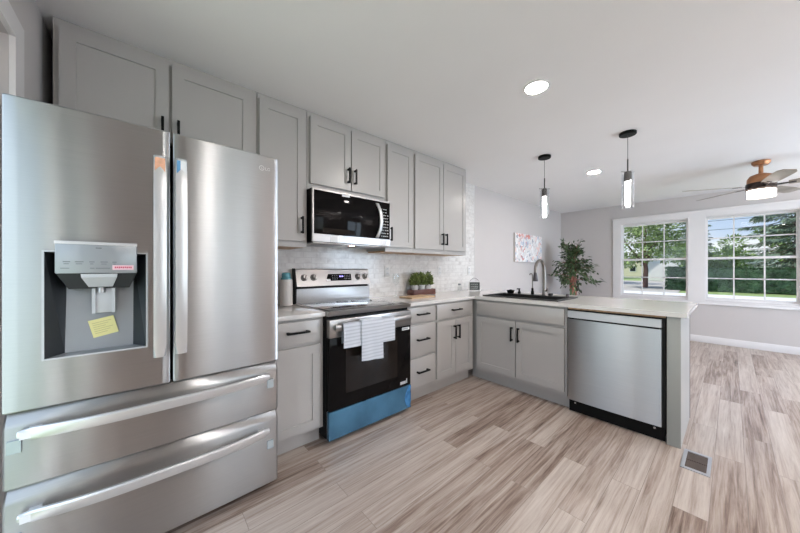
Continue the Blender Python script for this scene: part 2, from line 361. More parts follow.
class MB:
    def __init__(s): s.bm = bmesh.new()
    def box(s, x0, x1, y0, y1, z0, z1, bev=0.0, seg=2):
        r = bmesh.ops.create_cube(s.bm, size=1)
        vs = r['verts']
        for v in vs:
            v.co = Vector(((x0 + x1) / 2 + v.co.x * (x1 - x0), (y0 + y1) / 2 + v.co.y * (y1 - y0), (z0 + z1) / 2 + v.co.z * (z1 - z0)))
        if bev:
            es = list({e for v in vs for e in v.link_edges})
            bmesh.ops.bevel(s.bm, geom=es, offset=bev, segments=seg, affect='EDGES', profile=0.5)
        return s
    def cyl(s, c, r, h, axis='Z', seg=24, r2=None, bev=0):
        """cylinder centred on its base c, growing by h along axis"""
        prof = [(r, 0), (r if r2 is None else r2, h)]
        if bev: prof = [(r - bev, 0), (r, bev), ((r2 or r), h - bev), ((r2 or r) - bev, h)]
        return s.lathe(prof, c, seg, axis)
    def lathe(s, prof, c=(0, 0, 0), seg=24, axis='Z', closed=False):
        c = Vector(c); rings = []
        def pt(r, a, h):
            x, y = r * math.cos(a), r * math.sin(a)
            return c + (Vector((x, y, h)) if axis == 'Z' else Vector((h, x, y)) if axis == 'X' else Vector((y, h, x)))
        for (r, h) in prof:
            if r < 1e-6: rings.append([s.bm.verts.new(pt(0, 0, h))])
            else: rings.append([s.bm.verts.new(pt(r, 2 * math.pi * k / seg, h)) for k in range(seg)])
        pairs = list(zip(rings[:-1], rings[1:]))
        if closed: pairs.append((rings[-1], rings[0]))
        for A, B in pairs:
            for k in range(seg):
                k2 = (k + 1) % seg
                if len(A) == 1 and len(B) == 1: continue
                if len(A) == 1: f = (A[0], B[k2], B[k])
                elif len(B) == 1: f = (A[k], A[k2], B[0])
                else: f = (A[k], A[k2], B[k2], B[k])
                s.bm.faces.new(f)
        if not closed:
            if len(rings[0]) > 1: s.bm.faces.new(list(reversed(rings[0])))
            if len(rings[-1]) > 1: s.bm.faces.new(rings[-1])
        return s
    def tube(s, pts, r, seg=10, flat=None):
        """round tube through pts; r a number or a list"""
        P = [Vector(p) for p in pts]; n = len(P)
        rr = r if isinstance(r, (list, tuple)) else [r] * n
        t0 = (P[1] - P[0]).normalized()
        u = t0.orthogonal().normalized()
        rings = []
        for i in range(n):
            t = (P[min(i + 1, n - 1)] - P[max(i - 1, 0)]).normalized()
            u = (u - t * u.dot(t)).normalized(); w = t.cross(u)
            rings.append([s.bm.verts.new(P[i] + (u * math.cos(2 * math.pi * k / seg) + w * math.sin(2 * math.pi * k / seg)) * rr[i]) for k in range(seg)])
        for A, B in zip(rings[:-1], rings[1:]):
            for k in range(seg):
                k2 = (k + 1) % seg
                s.bm.faces.new((A[k], A[k2], B[k2], B[k]))
        s.bm.faces.new(list(reversed(rings[0]))); s.bm.faces.new(rings[-1])
        return s
    def loft(s, sections, caps=True):
        """closed sections (equal counts) skinned in order"""
        rings = [[s.bm.verts.new(Vector(p)) for p in sec] for sec in sections]
        n = len(rings[0])
        for A, B in zip(rings[:-1], rings[1:]):
            for k in range(n):
                k2 = (k + 1) % n
                s.bm.faces.new((A[k], A[k2], B[k2], B[k]))
        if caps:
            s.bm.faces.new(list(reversed(rings[0]))); s.bm.faces.new(rings[-1])
        return s
    def slab(s, us, vs, keep, w0, w1, axis, warp=None):
        """grid of cells (u,v) extruded from w0 to w1; cells where keep() is False are holes"""
        def P(u, v, w):
            return Vector((w, u, v)) if axis == 'X' else Vector((u, w, v)) if axis == 'Y' else Vector((u, v, w))
        cache = {}
        def V(i, j, k):
            if (i, j, k) not in cache:
                p = P(us[i], vs[j], (w0, w1)[k])
                if warp: p = warp(p, k)
                cache[(i, j, k)] = s.bm.verts.new(p)
            return cache[(i, j, k)]
        nu, nv = len(us) - 1, len(vs) - 1
        K = [[0 <= i < nu and 0 <= j < nv and keep((us[i] + us[i + 1]) / 2, (vs[j] + vs[j + 1]) / 2) for j in range(nv)] for i in range(nu)]
        def on(i, j): return 0 <= i < nu and 0 <= j < nv and K[i][j]
        for i in range(nu):
            for j in range(nv):
                if not K[i][j]: continue
                for k in (0, 1):
                    s.bm.faces.new((V(i, j, k), V(i + 1, j, k), V(i + 1, j + 1, k), V(i, j + 1, k)))
                for (di, dj, a, b) in ((-1, 0, (i, j), (i, j + 1)), (1, 0, (i + 1, j), (i + 1, j + 1)), (0, -1, (i, j), (i + 1, j)), (0, 1, (i, j + 1), (i + 1, j + 1))):
                    if not on(i + di, j + dj):
                        s.bm.faces.new((V(*a, 0), V(*b, 0), V(*b, 1), V(*a, 1)))
        return s
    def xform(s, mat): 
        bmesh.ops.transform(s.bm, matrix=mat, verts=s.bm.verts); return s
    def build(s, name, mat, parent=None, loc=None, smooth=40):
        """link as ONE object. Points are world points; they are made local to the parent (or to loc)."""
        o_ = origin(parent) if parent is not None else Vector(loc if loc is not None else (0, 0, 0))
        bmesh.ops.recalc_face_normals(s.bm, faces=s.bm.faces)
        for v in s.bm.verts: v.co -= o_
        me = bpy.data.meshes.new(name); s.bm.to_mesh(me); s.bm.free()
        me.materials.append(M[mat] if isinstance(mat, str) else mat)
        if smooth:
            for p in me.polygons: p.use_smooth = True
            me.set_sharp_from_angle(angle=rad(smooth))
        o = bpy.data.objects.new(name, me); COL.objects.link(o)
        if parent is not None: o.parent = parent
        else: o.location = o_
        return o

def raw(name, verts, faces, mat, parent=None, loc=(0, 0, 0), smooth=False):
    o_ = origin(parent) if parent is not None else Vector(loc)
    me = bpy.data.meshes.new(name)
    me.from_pydata([tuple(Vector(v) - o_) for v in verts], [], faces); me.materials.append(M[mat])
    if smooth:
        for p in me.polygons: p.use_smooth = True
    o = bpy.data.objects.new(name, me); COL.objects.link(o)
    if parent is not None: o.parent = parent
    else: o.location = o_
    return o

def tag(o, label, cat, group=None, kind=None):
    if label: o['label'] = label
    if cat: o['category'] = cat
    if group: o['group'] = group
    if kind: o['kind'] = kind
    return o
def thing(name, loc, label, cat, group=None):
    o = bpy.data.objects.new(name, None); o.empty_display_size = 0.05; COL.objects.link(o)
    o.location = loc
    return tag(o, label, cat, group)
def struct(mb, name, mat, **k):
    o = mb.build(name, mat, **k); o['kind'] = 'structure'; return o
def dup(root, loc, label, group=None):
    r = root.copy(); COL.objects.link(r); r.location = loc; r['label'] = label
    if group: r['group'] = group
    for ch in list(root.children):
        c = ch.copy(); COL.objects.link(c); c.parent = r
        for g in list(ch.children):
            d = g.copy(); COL.objects.link(d); d.parent = c
    return r
def text(name, body, size, mat, parent, mtx, extrude=0.0004):
    cu = bpy.data.curves.new(name, 'FONT'); cu.body = body; cu.size = size; cu.extrude = extrude; cu.align_x = 'CENTER'; cu.align_y = 'CENTER'
    t = bpy.data.objects.new(name, cu); COL.objects.link(t)
    dg = bpy.context.evaluated_depsgraph_get()
    me = bpy.data.meshes.new_from_object(t.evaluated_get(dg))
    bpy.data.objects.remove(t); bpy.data.curves.remove(cu)
    me.transform(Matrix.Translation(-origin(parent)) @ mtx)
    me.materials.clear(); me.materials.append(M[mat])
    o = bpy.data.objects.new(name, me); COL.objects.link(o); o.parent = parent
    return o
def facing_front(x, y, z, tilt=0):       # text standing on a wall that looks towards -y
    return Matrix.Translation((x, y, z)) @ Matrix.Rotation(rad(90) + tilt, 4, 'X')

# ------------------------------------------------------------------ room shell
XL, XR, YF, H = 0.026, 7.313, -5.0, 2.44
T = 0.14
struct(MB().box(XL - T, XR + T, YF - T, T, -0.12, 0.0), 'floor', 'floor', smooth=0)
struct(MB().box(XL - T, XR + T, YF - T, T, H, H + 0.2), 'ceiling', 'ceiling', smooth=0)
struct(MB().box(XL - T, XR + T, 0.0, T, 0, H), 'wall_back', 'wall', smooth=0)
# window wall
W1 = (-2.005, -1.075); W2 = (-3.125, -2.195); WZ = (0.690, 2.075)
def keep_r(y, z):
    return not (WZ[0] < z < WZ[1] and (W1[0] < y < W1[1] or W2[0] < y < W2[1]))
struct(MB().slab([YF, W2[0], W2[1], W1[0], W1[1], 0], [0, WZ[0], WZ[1], H], keep_r, XR, XR + T, 'X'), 'wall_right', 'wall', smooth=0)
# left wall with a glazed patio door beside the refrigerator
DL = (-2.60, -0.73); DZ = 2.08
struct(MB().slab([YF, DL[0], DL[1], 0], [0, DZ, H], lambda y, z: not (DL[0] < y < DL[1] and z < DZ), XL - T, XL, 'X'), 'wall_left', 'wall', smooth=0)
# wall behind the camera with a window and an added glazed door
FW = (1.15, 2.35); FZ = (0.75, 2.10); FW2 = (4.2, 6.2)
struct(MB().slab([XL - T, FW[0], FW[1], FW2[0], FW2[1], XR + T], [0, 0.0001, FZ[0], FZ[1], H],
       lambda x, z: not ((FW[0] < x < FW[1] and FZ[0] < z < FZ[1]) or (FW2[0] < x < FW2[1] and z < FZ[1])), YF - T, YF, 'Y'), 'wall_front', 'wall', smooth=0)
# skirtings
struct(MB().box(XR - 0.014, XR - 0.0005, YF + 0.02, -0.02, 0.0, 0.108, 0.004), 'baseboard_right', 'trim')
struct(MB().box(4.06, XR - 0.02, -0.014, -0.0005, 0.0, 0.108, 0.004), 'baseboard_back', 'trim')
# wide flat casing round both windows
cz0, cz1 = 0.635, 2.170
def keep_c(y, z):
    return not (0.685 < z < 2.07 and (-2.0 < y < -1.08 or -3.12 < y < -2.20))
struct(MB().slab([-3.24, -3.12, -2.20, -2.0, -1.08, -0.955], [cz0, 0.685, 2.07, cz1], keep_c, XR - 0.018, XR - 0.0005, 'X'), 'trim_1', 'trim', smooth=0)
struct(MB().box(XR - 0.028, XR - 0.018, -3.26, -0.945, 2.155, 2.185, 0.003).box(XR - 0.024, XR - 0.018, -3.24, -0.955, 0.628, 0.655, 0.003), 'trim_2', 'trim')
# casing of the patio door
struct(MB().slab([DL[0] - 0.09, DL[0], DL[1], DL[1] + 0.10], [0, DZ, DZ + 0.085], lambda y, z: not (DL[0] < y < DL[1] and z < DZ), XL + 0.0005, XL + 0.016, 'X'), 'trim_3', 'trim', smooth=0)

def sash_window(name, y0, y1, z0, z1, x):
    """double-hung window: frame, two sashes with a 3 x 2 grille each, panes"""
    fr = MB().slab([y0, y0 + 0.012, y1 - 0.012, y1], [z0, z0 + 0.02, z1 - 0.02, z1], lambda y, z: not (y0 + 0.012 < y < y1 - 0.012 and z0 + 0.02 < z < z1 - 0.02), x, x + 0.12, 'X')
    w = struct(fr, name, 'trim', smooth=0)
    zm = (z0 + z1) / 2
    for nm, a, b, dx in (('upper_sash', zm - 0.018, z1 - 0.02, 0.07), ('lower_sash', z0 + 0.02, zm + 0.018, 0.035)):
        u0, u1 = y0 + 0.012, y1 - 0.012
        m = MB().slab([u0, u0 + 0.02, u1 - 0.02, u1], [a, a + 0.034, b - 0.034, b], lambda y, z: not (u0 + 0.02 < y < u1 - 0.02 and a + 0.034 < z < b - 0.034), x + dx, x + dx + 0.03, 'X')
        s_ = m.build(nm, 'trim', w, smooth=0)
        g = MB()
        for k in (1, 2):
            yy = u0 + (u1 - u0) * k / 3
            g.box(x + dx + 0.008, x + dx + 0.022, yy - 0.008, yy + 0.008, a + 0.03, b - 0.03)
        zz = (a + b) / 2
        g.box(x + dx + 0.008, x + dx + 0.022, u0 + 0.015, u1 - 0.015, zz - 0.008, zz + 0.008)
        g.build('grille', 'trim', s_, smooth=0)
        MB().box(x + dx + 0.0135, x + dx + 0.0165, u0 + 0.015, u1 - 0.015, a + 0.028, b - 0.028).build('pane', 'pane', s_, smooth=0)
sash_window('window_1', W1[0] + 0.001, W1[1] - 0.001, WZ[0] + 0.001, WZ[1] - 0.001, XR + 0.004)
sash_window('window_2', W2[0] + 0.001, W2[1] - 0.001, WZ[0] + 0.001, WZ[1] - 0.001, XR + 0.004)
# patio door on the left wall
d = struct(MB().slab([DL[0] + .001, DL[0] + 0.09, -1.70, -1.61, DL[1] - 0.09, DL[1] - .001], [0.001, 0.12, DZ - 0.09, DZ - .001],
        lambda y, z: not (0.12 < z < DZ - 0.09 and (DL[0] + 0.09 < y < -1.70 or -1.61 < y < DL[1] - 0.09)), XL - 0.10, XL - 0.03, 'X'), 'door_1', 'trim', smooth=0)
MB().box(XL - 0.068, XL - 0.064, DL[0] + 0.085, -1.695, 0.115, DZ - 0.085).build('pane', 'pane', d, smooth=0)
MB().box(XL - 0.068, XL - 0.064, -1.615, DL[1] - 0.085, 0.115, DZ - 0.085).build('pane', 'pane', d, smooth=0)
# window behind the camera, and a glazed door added there for more light
w = struct(MB().slab([FW[0] + .001, FW[0] + .06, (FW[0] + FW[1]) / 2 - .03, (FW[0] + FW[1]) / 2 + .03, FW[1] - .06, FW[1] - .001], [FZ[0] + .001, FZ[0] + .06, FZ[1] - .06, FZ[1] - .001],
        lambda x, z: not (FZ[0] + .06 < z < FZ[1] - .06 and (FW[0] + .06 < x < (FW[0] + FW[1]) / 2 - .03 or (FW[0] + FW[1]) / 2 + .03 < x < FW[1] - .06)), YF - 0.1, YF - 0.04, 'Y'), 'window_3', 'trim', smooth=0)
MB().box(FW[0] + .05, FW[1] - .05, YF - 0.072, YF - 0.068, FZ[0] + .05, FZ[1] - .05).build('pane', 'pane', w, smooth=0)
w = struct(MB().slab([FW2[0] + .001, FW2[0] + .08, 5.16, 5.24, FW2[1] - .08, FW2[1] - .001], [0.001, 0.10, FZ[1] - .08, FZ[1] - .001],
        lambda x, z: not (0.10 < z < FZ[1] - .08 and (FW2[0] + .08 < x < 5.16 or 5.24 < x < FW2[1] - .08)), YF - 0.1, YF - 0.04, 'Y'), 'added_door_2', 'trim', smooth=0)
MB().box(FW2[0] + .07, FW2[1] - .07, YF - 0.072, YF - 0.068, .09, FZ[1] - .07).build('pane', 'pane', w, smooth=0)

# tiled splashback running to the end of the bar and up to the ceiling there
BS = -0.010
bs = MB().slab([0.955, 3.39, 4.012], [0.90, 1.42, H - 0.001], lambda x, z: z < 1.42 or x > 3.39, BS, -0.0005, 'Y')
bs.build('wall_backsplash', 'tile', smooth=0)['kind'] = 'structure'
struct(MB().box(4.012, 4.02, BS - 0.003, -0.0005, 0.90, H - 0.001), 'trim_4', 'outlet', smooth=0)

# ------------------------------------------------------------------ cabinets
def shaker(mb, x0, x1, z0, z1, yb, th=0.020, rail=0.057, rec=0.007):
    """shaker door on a plane y = yb, growing towards -y"""
    yf = yb - th
    g = 0.0
    mb.slab([x0, x0 + rail, x1 - rail, x1], [z0, z0 + rail, z1 - rail, z1], lambda x, z: not (x0 + rail < x < x1 - rail and z0 + rail < z < z1 - rail), yf, yb, 'Y')
    mb.box(x0 + rail - 0.001, x1 - rail + 0.001, yf + rec, yb - 0.002, z0 + rail - 0.001, z1 - rail + 0.001)
    return mb
def slab_front(mb, x0, x1, z0, z1, yb, th=0.020):
    return mb.box(x0, x1, yb - th, yb, z0, z1, 0.0025, 2)
def pull(mb, c, length, vertical, yf):
    """black bar pull in front of the plane y = yf"""
    r, off = 0.0066, 0.030
    x, z = c
    h = length / 2
    if vertical:
        mb.box(x - r, x + r, yf - off - r, yf - off + r, z - h, z + h, 0.002)
        for s in (-1, 1): mb.box(x - r, x + r, yf - off, yf, z + s * (h - 0.012) - r, z + s * (h - 0.012) + r)
    else:
        mb.box(x - h, x + h, yf - off - r, yf - off + r, z - r, z + r, 0.002)
        for s in (-1, 1): mb.box(x + s * (h - 0.012) - r, x + s * (h - 0.012) + r, yf - off, yf, z - r, z + r)
    return mb
# the peninsula's fronts look towards -x: build as for the wall run, then turn (x,y) -> (y', x')
def turn(mb, xf):
    """map a front built at plane y=0 with u along x into the plane x = xf, u -> -y"""
    for v in mb.bm.verts:
        u, n, z = v.co
        v.co = Vector((xf + n, -u, z))
    return mb

def wall_cabinet(x0, x1, z0, z1, doors, label, handle_side=None, dz=(0.045, 0.04), hl=0.13, under=True, group=None):
    yb = -0.325
    t = thing('wall_cabinet', ((x0 + x1) / 2, -0.16, z0), label, 'cabinet', group)
    MB().box(x0 + .0006, x1 - .0006, yb + 0.019, -0.0125 if z0 < 1.9 else -0.002, z0 + 0.012, z1).build('carcass', 'cabin', t, smooth=0)
    n = len(doors)
    ff = MB().slab([x0 + .0006, x0 + 0.03, x1 - 0.03, x1 - .0006], [z0, z0 + 0.035, z1 - 0.035, z1], lambda x, z: True, yb, yb + 0.019, 'Y')
    ff.build('face_frame', 'cab', t, smooth=0)
    if under: MB().box(x0 + 0.02, x1 - 0.02, yb + 0.02, -0.013, z0 - 0.002, z0 + 0.0115).build('underside', 'ply', t, smooth=0)
    for (a, b, side) in doors:
        m = shaker(MB(), a, b, z0 + dz[0], z1 - dz[1], yb - 0.001)
        dr = m.build('door', 'cab', t, smooth=0)
        hx = b - 0.028 if side == 'R' else a + 0.028
        pull(MB(), (hx, z0 + dz[0] + 0.055 + hl / 2), hl, True, yb - 0.021).build('handle', 'black', dr)
    return t
ZB = 1.378
wall_cabinet(0.066, 0.982, 1.845, H - 0.001, [(0.087, 0.504, 'R'), (0.520, 0.948, 'L')], 'deep grey double-door wall cabinet above the refrigerator', under=False)
wall_cabinet(0.984, 1.340, ZB, H - 0.001, [(0.994, 1.318, 'R')], 'tall narrow grey wall cabinet between refrigerator and microwave')
wall_cabinet(1.342, 2.110, 1.835, H - 0.001, [(1.362, 1.722, 'R'), (1.732, 2.092, 'L')], 'short grey two-door wall cabinet directly above the microwave', under=False)
wall_cabinet(2.112, 2.474, ZB, H - 0.001, [(2.126, 2.456, 'L')], 'tall narrow single-door grey wall cabinet right of the microwave')
wall_cabinet(2.476, 3.376, ZB, H - 0.001, [(2.490, 2.930, 'R'), (2.938, 3.352, 'L')], 'wide grey two-door wall cabinet at the end above the plant tray')

CT0, CT1 = 0.885, 0.915
FY = -0.61
def base_box(t, x0, x1, top=CT0 - 0.001):
    MB().box(x0 + .0006, x1 - .0006, FY + 0.019, -0.012, 0.112, top).build('carcass', 'cabin', t, smooth=0)
    MB().box(x0 + .0006, x1 - .0006, FY, FY + 0.019, 0.112, CT0 - 0.001).build('face_frame', 'cab', t, smooth=0)
    MB().box(x0 + .0006, x1 - .0006, -0.55, -0.53, 0.0, 0.1115).build('toe_kick', 'cab', t, smooth=0)
def base_unit(x0, x1, label, drawers, doors, name='base_cabinet'):
    t = thing(name, ((x0 + x1) / 2, -0.31, 0), label, 'cabinet')
    base_box(t, x0, x1)
    for (a, b, z0, z1) in drawers:
        dr = slab_front(MB(), a, b, z0, z1, FY - 0.001).build('drawer', 'cab', t)
        pull(MB(), ((a + b) / 2, (z0 + z1) / 2 + 0.005), 0.15, False, FY - 0.021).build('handle', 'black', dr)
    for (a, b, z0, z1, side) in doors:
        dr = shaker(MB(), a, b, z0, z1, FY - 0.001).build('door', 'cab', t, smooth=0)
        if side:
            hx = b - 0.028 if side == 'R' else a + 0.028
            pull(MB(), (hx, z1 - 0.055 - 0.07), 0.14, True, FY - 0.021).build('handle', 'black', dr)
    return t
base_unit(0.965, 1.335, 'grey base cabinet with one drawer and one door between refrigerator and range',
          [(0.985, 1.308, 0.722, 0.868)], [(0.985, 1.308, 0.135, 0.698, None)])
base_unit(2.112, 2.490, 'narrow grey base cabinet with three stacked drawers right of the range',
          [(2.124, 2.474, 0.728, 0.866), (2.124, 2.474, 0.432, 0.704), (2.124, 2.474, 0.150, 0.406)], [])
base_unit(2.492, 3.113, 'grey corner base cabinet with one drawer above two doors',
          [(2.506, 3.075, 0.722, 0.866)], [(2.506, 2.786, 0.150, 0.698, 'R'), (2.792, 3.075, 0.150, 0.698, 'L')])

# sink base on the peninsula (front looks to -x)
PX = 3.135
t = thing('sink_cabinet', (3.44, -1.09, 0), 'long grey sink base cabinet with two doors under a blank panel', 'cabinet')
Y0, Y1 = -1.555, -0.632
MB().slab([PX + 0.019, PX + 0.04, 3.72, 3.745], [0.112, 0.13, CT0 - 0.001], lambda x, z: z < 0.13 or x < PX + 0.04 or x > 3.72, Y0 + 0.02, -0.02, 'Y').build('carcass', 'cabin', t, smooth=0)
MB().box(PX + .02, 3.744, Y0 + .0006, Y0 + 0.018, 0.112, CT0 - 0.001).build('side_panel', 'cabin', t, smooth=0)
MB().box(PX, PX + 0.018, Y0 + .0006, Y1, 0.112, CT0 - 0.001).build('face_frame', 'cab', t, smooth=0)
MB().box(PX + 0.06, PX + 0.078, Y0 + .0006, -0.552, 0.0, 0.1115).build('toe_kick', 'cab', t, smooth=0)
turn(slab_front(MB(), 0.664, 1.538, 0.722, 0.866, 0), PX - 0.001).build('false_front', 'cab', t)
for (a, b, side) in ((0.664, 1.098, 'R'), (1.106, 1.538, 'L')):
    dr = turn(shaker(MB(), a, b, 0.150, 0.698, 0), PX - 0.001).build('door', 'cab', t, smooth=0)
    hx = b - 0.030 if side == 'R' else a + 0.030
    turn(pull(MB(), (hx, 0.698 - 0.055 - 0.07), 0.14, True, -0.02), PX - 0.001).build('handle', 'black', dr)

# end panel of the peninsula
t = thing('end_panel', (3.44, -2.225, 0), 'grey-green end panel finishing the peninsula beside the dishwasher', 'panel')
MB().box(PX - 0.02, PX, -2.262, -2.192, 0.0, CT0 - 0.001, 0.002).build('front_stile', 'endpanel', t)
MB().box(PX, 3.735, -2.262, -2.240, 0.0, CT0 - 0.001).build('side_sheet', 'cabin', t, smooth=0)
MB().box(3.735, 3.752, -2.264, -2.20, 0.0, CT0 - 0.001).build('back_edge', 'brownduct', t, smooth=0)

# worktops
t = MB().box(0.957, 1.339, -0.643, BS - 0.001, CT0, CT1, 0.003).build('worktop', 'quartz', None, loc=(1.15, -0.33, CT0))
tag(t, 'short white quartz worktop between refrigerator and range', 'worktop')
SX0, SX1, SY0, SY1 = 3.20, 3.70, -1.46, -0.68
hx0, hx1, hy0, hy1 = SX0 + 0.015, SX1 - 0.015, SY0 + 0.015, SY1 - 0.015
m = MB().slab([2.108, 3.105, hx0, hx1, 4.03], [-2.291, hy0, hy1, -0.643, BS - 0.001],
    lambda x, y: (x > 3.105 or y > -0.643) and not (hx0 < x < hx1 and hy0 < y < hy1), CT0, CT1, 'Z')
t = m.build('worktop', 'quartz', None, loc=(3.3, -0.9, CT0), smooth=0)
tag(t, 'L-shaped white quartz worktop running over the peninsula bar', 'worktop')

# ------------------------------------------------------------------ refrigerator
fr = thing('refrigerator', (0.495, -0.42, 0), 'large stainless steel French-door refrigerator with two bottom drawers', 'refrigerator')
MB().box(0.046, 0.946, -0.728, -0.03, 0.03, 1.79, 0.004).build('body', 'bodygrey', fr)
def bow(p, x0, x1, amt):
    tt = (p.x - (x0 + x1) / 2) / ((x1 - x0) / 2)
    p = p.copy(); p.y -= amt * (1 - tt * tt); return p
def lin(a, b, n): return [a + (b - a) * i / n for i in range(n + 1)]
FX0, FX1 = 0.034, 0.957
DW0, DW1, DZ0, DZ1 = 0.130, 0.408, 0.884, 1.276     # dispenser opening
xs = sorted(set([FX0] + lin(FX0 + 0.006, DW0, 3) + lin(DW0, DW1, 6) + lin(DW1, 0.482, 3) + [0.488]))
BOW = lambda p, k: bow(p, FX0, FX1, 0.012) if k == 0 else p
def edge(p, k, a, b, z0, z1):
    q = BOW(p, k)
    if k == 0 and (abs(p.x - a) < 1e-6 or abs(p.x - b) < 1e-6): q.y += 0.003
    if k == 0 and (abs(p.z - z0) < 1e-6 or abs(p.z - z1) < 1e-6): q.y += 0.004
    return q
m = MB().slab(xs, [0.706, 0.711, DZ0, DZ1, 1.819, 1.824], lambda x, z: not (DW0 < x < DW1 and DZ0 < z < DZ1), -0.832, -0.732, 'Y', lambda p, k: edge(p, k, FX0, 0.488, 0.706, 1.824))
ld = m.build('left_door', 'steel', fr, smooth=30)
m = MB().slab([0.500] + lin(0.506, 0.944, 10) + [FX1], [0.706, 0.711, 1.819, 1.824], lambda x, z: True, -0.832, -0.732, 'Y', lambda p, k: edge(p, k, 0.500, FX1, 0.706, 1.824))
rd = m.build('right_door', 'steel', fr, smooth=30)
MB().box(0.47, 0.52, -0.75, -0.729, 0.72, 1.80).build('door_gasket', 'void', fr, smooth=0)
MB().box(0.47, 0.497, -0.80, -0.752, 1.79, 1.815).build('mullion_cap', 'greyplastic', fr, smooth=0)
MB().box(0.05, 0.94, -0.77, -0.729, 0.43, 0.715).build('drawer_gasket', 'void', fr, smooth=0)
MB().box(0.05, 0.94, -0.74, -0.70, 0.0, 0.06).build('kick_grille', 'void', fr, smooth=0)
for hx in (0.10, 0.89):
    MB().box(hx - 0.05, hx + 0.05, -0.79, -0.70, 1.7905, 1.805, 0.004).build('hinge_cover', 'greyplastic', fr)
# door handles
for par, x0, x1, z0, z1, sticker in ((ld, 0.432, 0.474, 0.838, 1.694, 'orange'), (rd, 0.505, 0.546, 0.840, 1.698, 'bluesticker')):
    secs = []
    for i in range(17):
        q = i / 16; z = z0 + (z1 - z0) * q
        y = -0.905 + 0.020 * (2 * q - 1) ** 4
        tz = 0.008 if i in (0, 16) else 0
        secs.append([(x0 + tz, y - 0.008, z), (x0, y, z), (x0, y + 0.009, z), (x1, y + 0.009, z), (x1, y, z), (x1 - tz, y - 0.008, z), ((x0 + x1) / 2, y - 0.011, z)])
    hd = MB().loft(secs)
    for z in (z0 + 0.05, z1 - 0.05): hd.box((x0 + x1) / 2 - 0.012, (x0 + x1) / 2 + 0.012, -0.885, -0.835, z - 0.02, z + 0.02)
    hd = hd.build('handle', 'handle', par, smooth=35)
    if sticker == 'orange':
        MB().box(x0 + 0.004, x1 - 0.004, -0.9035, -0.902, z1 - 0.075, z1 - 0.012).build('sticker', 'orange', hd, smooth=0)
    else:
        MB().box(x0 + 0.004, x0 + 0.017, -0.9035, -0.902, z1 - 0.085, z1 - 0.012).build('sticker', 'bluesticker', hd, smooth=0)
        MB().box(x0 + 0.017, x1 - 0.003, -0.9035, -0.902, z1 - 0.085, z1 - 0.012).build('sticker', 'paper', hd, smooth=0)
# maker's round mark and small lettering, top right
MB().lathe([(0.0105, -0.0015), (0.0130, -0.0015), (0.0130, 0.001), (0.0105, 0.001)], (0.872, -0.8375, 1.752), 24, 'Y', closed=True).box(0.8713, 0.8727, -0.838, -0.836, 1.748, 1.757).box(0.8713, 0.878, -0.838, -0.836, 1.7475, 1.749).build('maker_mark', 'whitemark', rd)
text('maker_lettering', 'LG', 0.022, 'whitemark', rd, facing_front(0.902, -0.8375, 1.750), 0.0016)
# dispenser recess
cx0, cx1 = DW0, DW1
bx0, bx1 = 0.172, 0.366
yb = -0.742
yf = -0.842
V = [(cx0, yf, DZ0), (cx1, yf, DZ0), (cx1, yf, DZ1), (cx0, yf, DZ1), (bx0, yb - 0.050, DZ0 + 0.004), (bx1, yb - 0.050, DZ0 + 0.004), (bx1, yb, DZ1 - 0.01), (bx0, yb, DZ1 - 0.01)]
def pick(*fs):
    ids = sorted({i for f in fs for i in f}); mp_ = {i: n for n, i in enumerate(ids)}
    return [V[i] for i in ids], [tuple(mp_[i] for i in f) for f in fs]
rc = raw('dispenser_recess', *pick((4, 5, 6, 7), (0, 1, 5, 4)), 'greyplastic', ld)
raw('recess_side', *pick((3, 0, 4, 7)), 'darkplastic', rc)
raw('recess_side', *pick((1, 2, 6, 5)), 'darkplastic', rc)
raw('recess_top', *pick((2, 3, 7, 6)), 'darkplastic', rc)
MB().slab([DW0 - 0.006, DW0, DW1, DW1 + 0.006], [DZ0 - 0.006, DZ0, DZ1, DZ1 + 0.006], lambda x, z: not (DW0 < x < DW1 and DZ0 < z < DZ1), -0.8455, -0.838, 'Y').build('recess_bezel', 'lightplastic', rc, smooth=0)
pn = MB().box(0.158, 0.380, -0.868, -0.842, 1.196, 1.312, 0.004).build('control_panel', 'greyplastic', ld)
# tapered housing under the panel
a = [(0.160, -0.860, 1.196), (0.378, -0.860, 1.196), (0.378, -0.75, 1.196), (0.160, -0.75, 1.196)]
b = [(0.185, -0.815, 1.135), (0.355, -0.815, 1.135), (0.355, -0.75, 1.135), (0.185, -0.75, 1.135)]
MB().loft([a, b]).build('housing', 'darkplastic', pn, smooth=0)
a = [(0.222, -0.868, 1.194), (0.322, -0.868, 1.194), (0.322, -0.80, 1.194), (0.222, -0.80, 1.194)]
a2 = [(0.224, -0.868, 1.180), (0.320, -0.868, 1.180), (0.320, -0.80, 1.180), (0.224, -0.80, 1.180)]
b = [(0.240, -0.835, 1.142), (0.306, -0.835, 1.142), (0.306, -0.79, 1.142), (0.240, -0.79, 1.142)]
MB().loft([a, a2, b]).build('spout_cowl', 'lightplastic', pn, smooth=0)
MB().box(0.246, 0.312, -0.80, -0.79, 1.035, 1.140, 0.004).box(0.246, 0.256, -0.812, -0.80, 1.035, 1.14).box(0.302, 0.312, -0.812, -0.80, 1.035, 1.14).build('dispenser_paddle', 'lightplastic', ld)
MB().lathe([(0.012, 0), (0.012, 0.02), (0.007, 0.03)], (0.273, -0.815, 1.118), 12).build('water_nozzle', 'steelplain', ld)
mk = MB()
for (x, w_) in ((0.178, 0.018), (0.208, 0.022), (0.245, 0.014), (0.275, 0.020), (0.308, 0.012)):
    mk.box(x, x + w_, -0.8688, -0.8678, 1.2385, 1.2415); mk.box(x + 0.002, x + w_ - 0.003, -0.8688, -0.8678, 1.231, 1.2335)
for (x, w_) in ((0.172, 0.022), (0.247, 0.012), (0.262, 0.04)): mk.box(x, x + w_, -0.8688, -0.8678, 1.2145, 1.217)
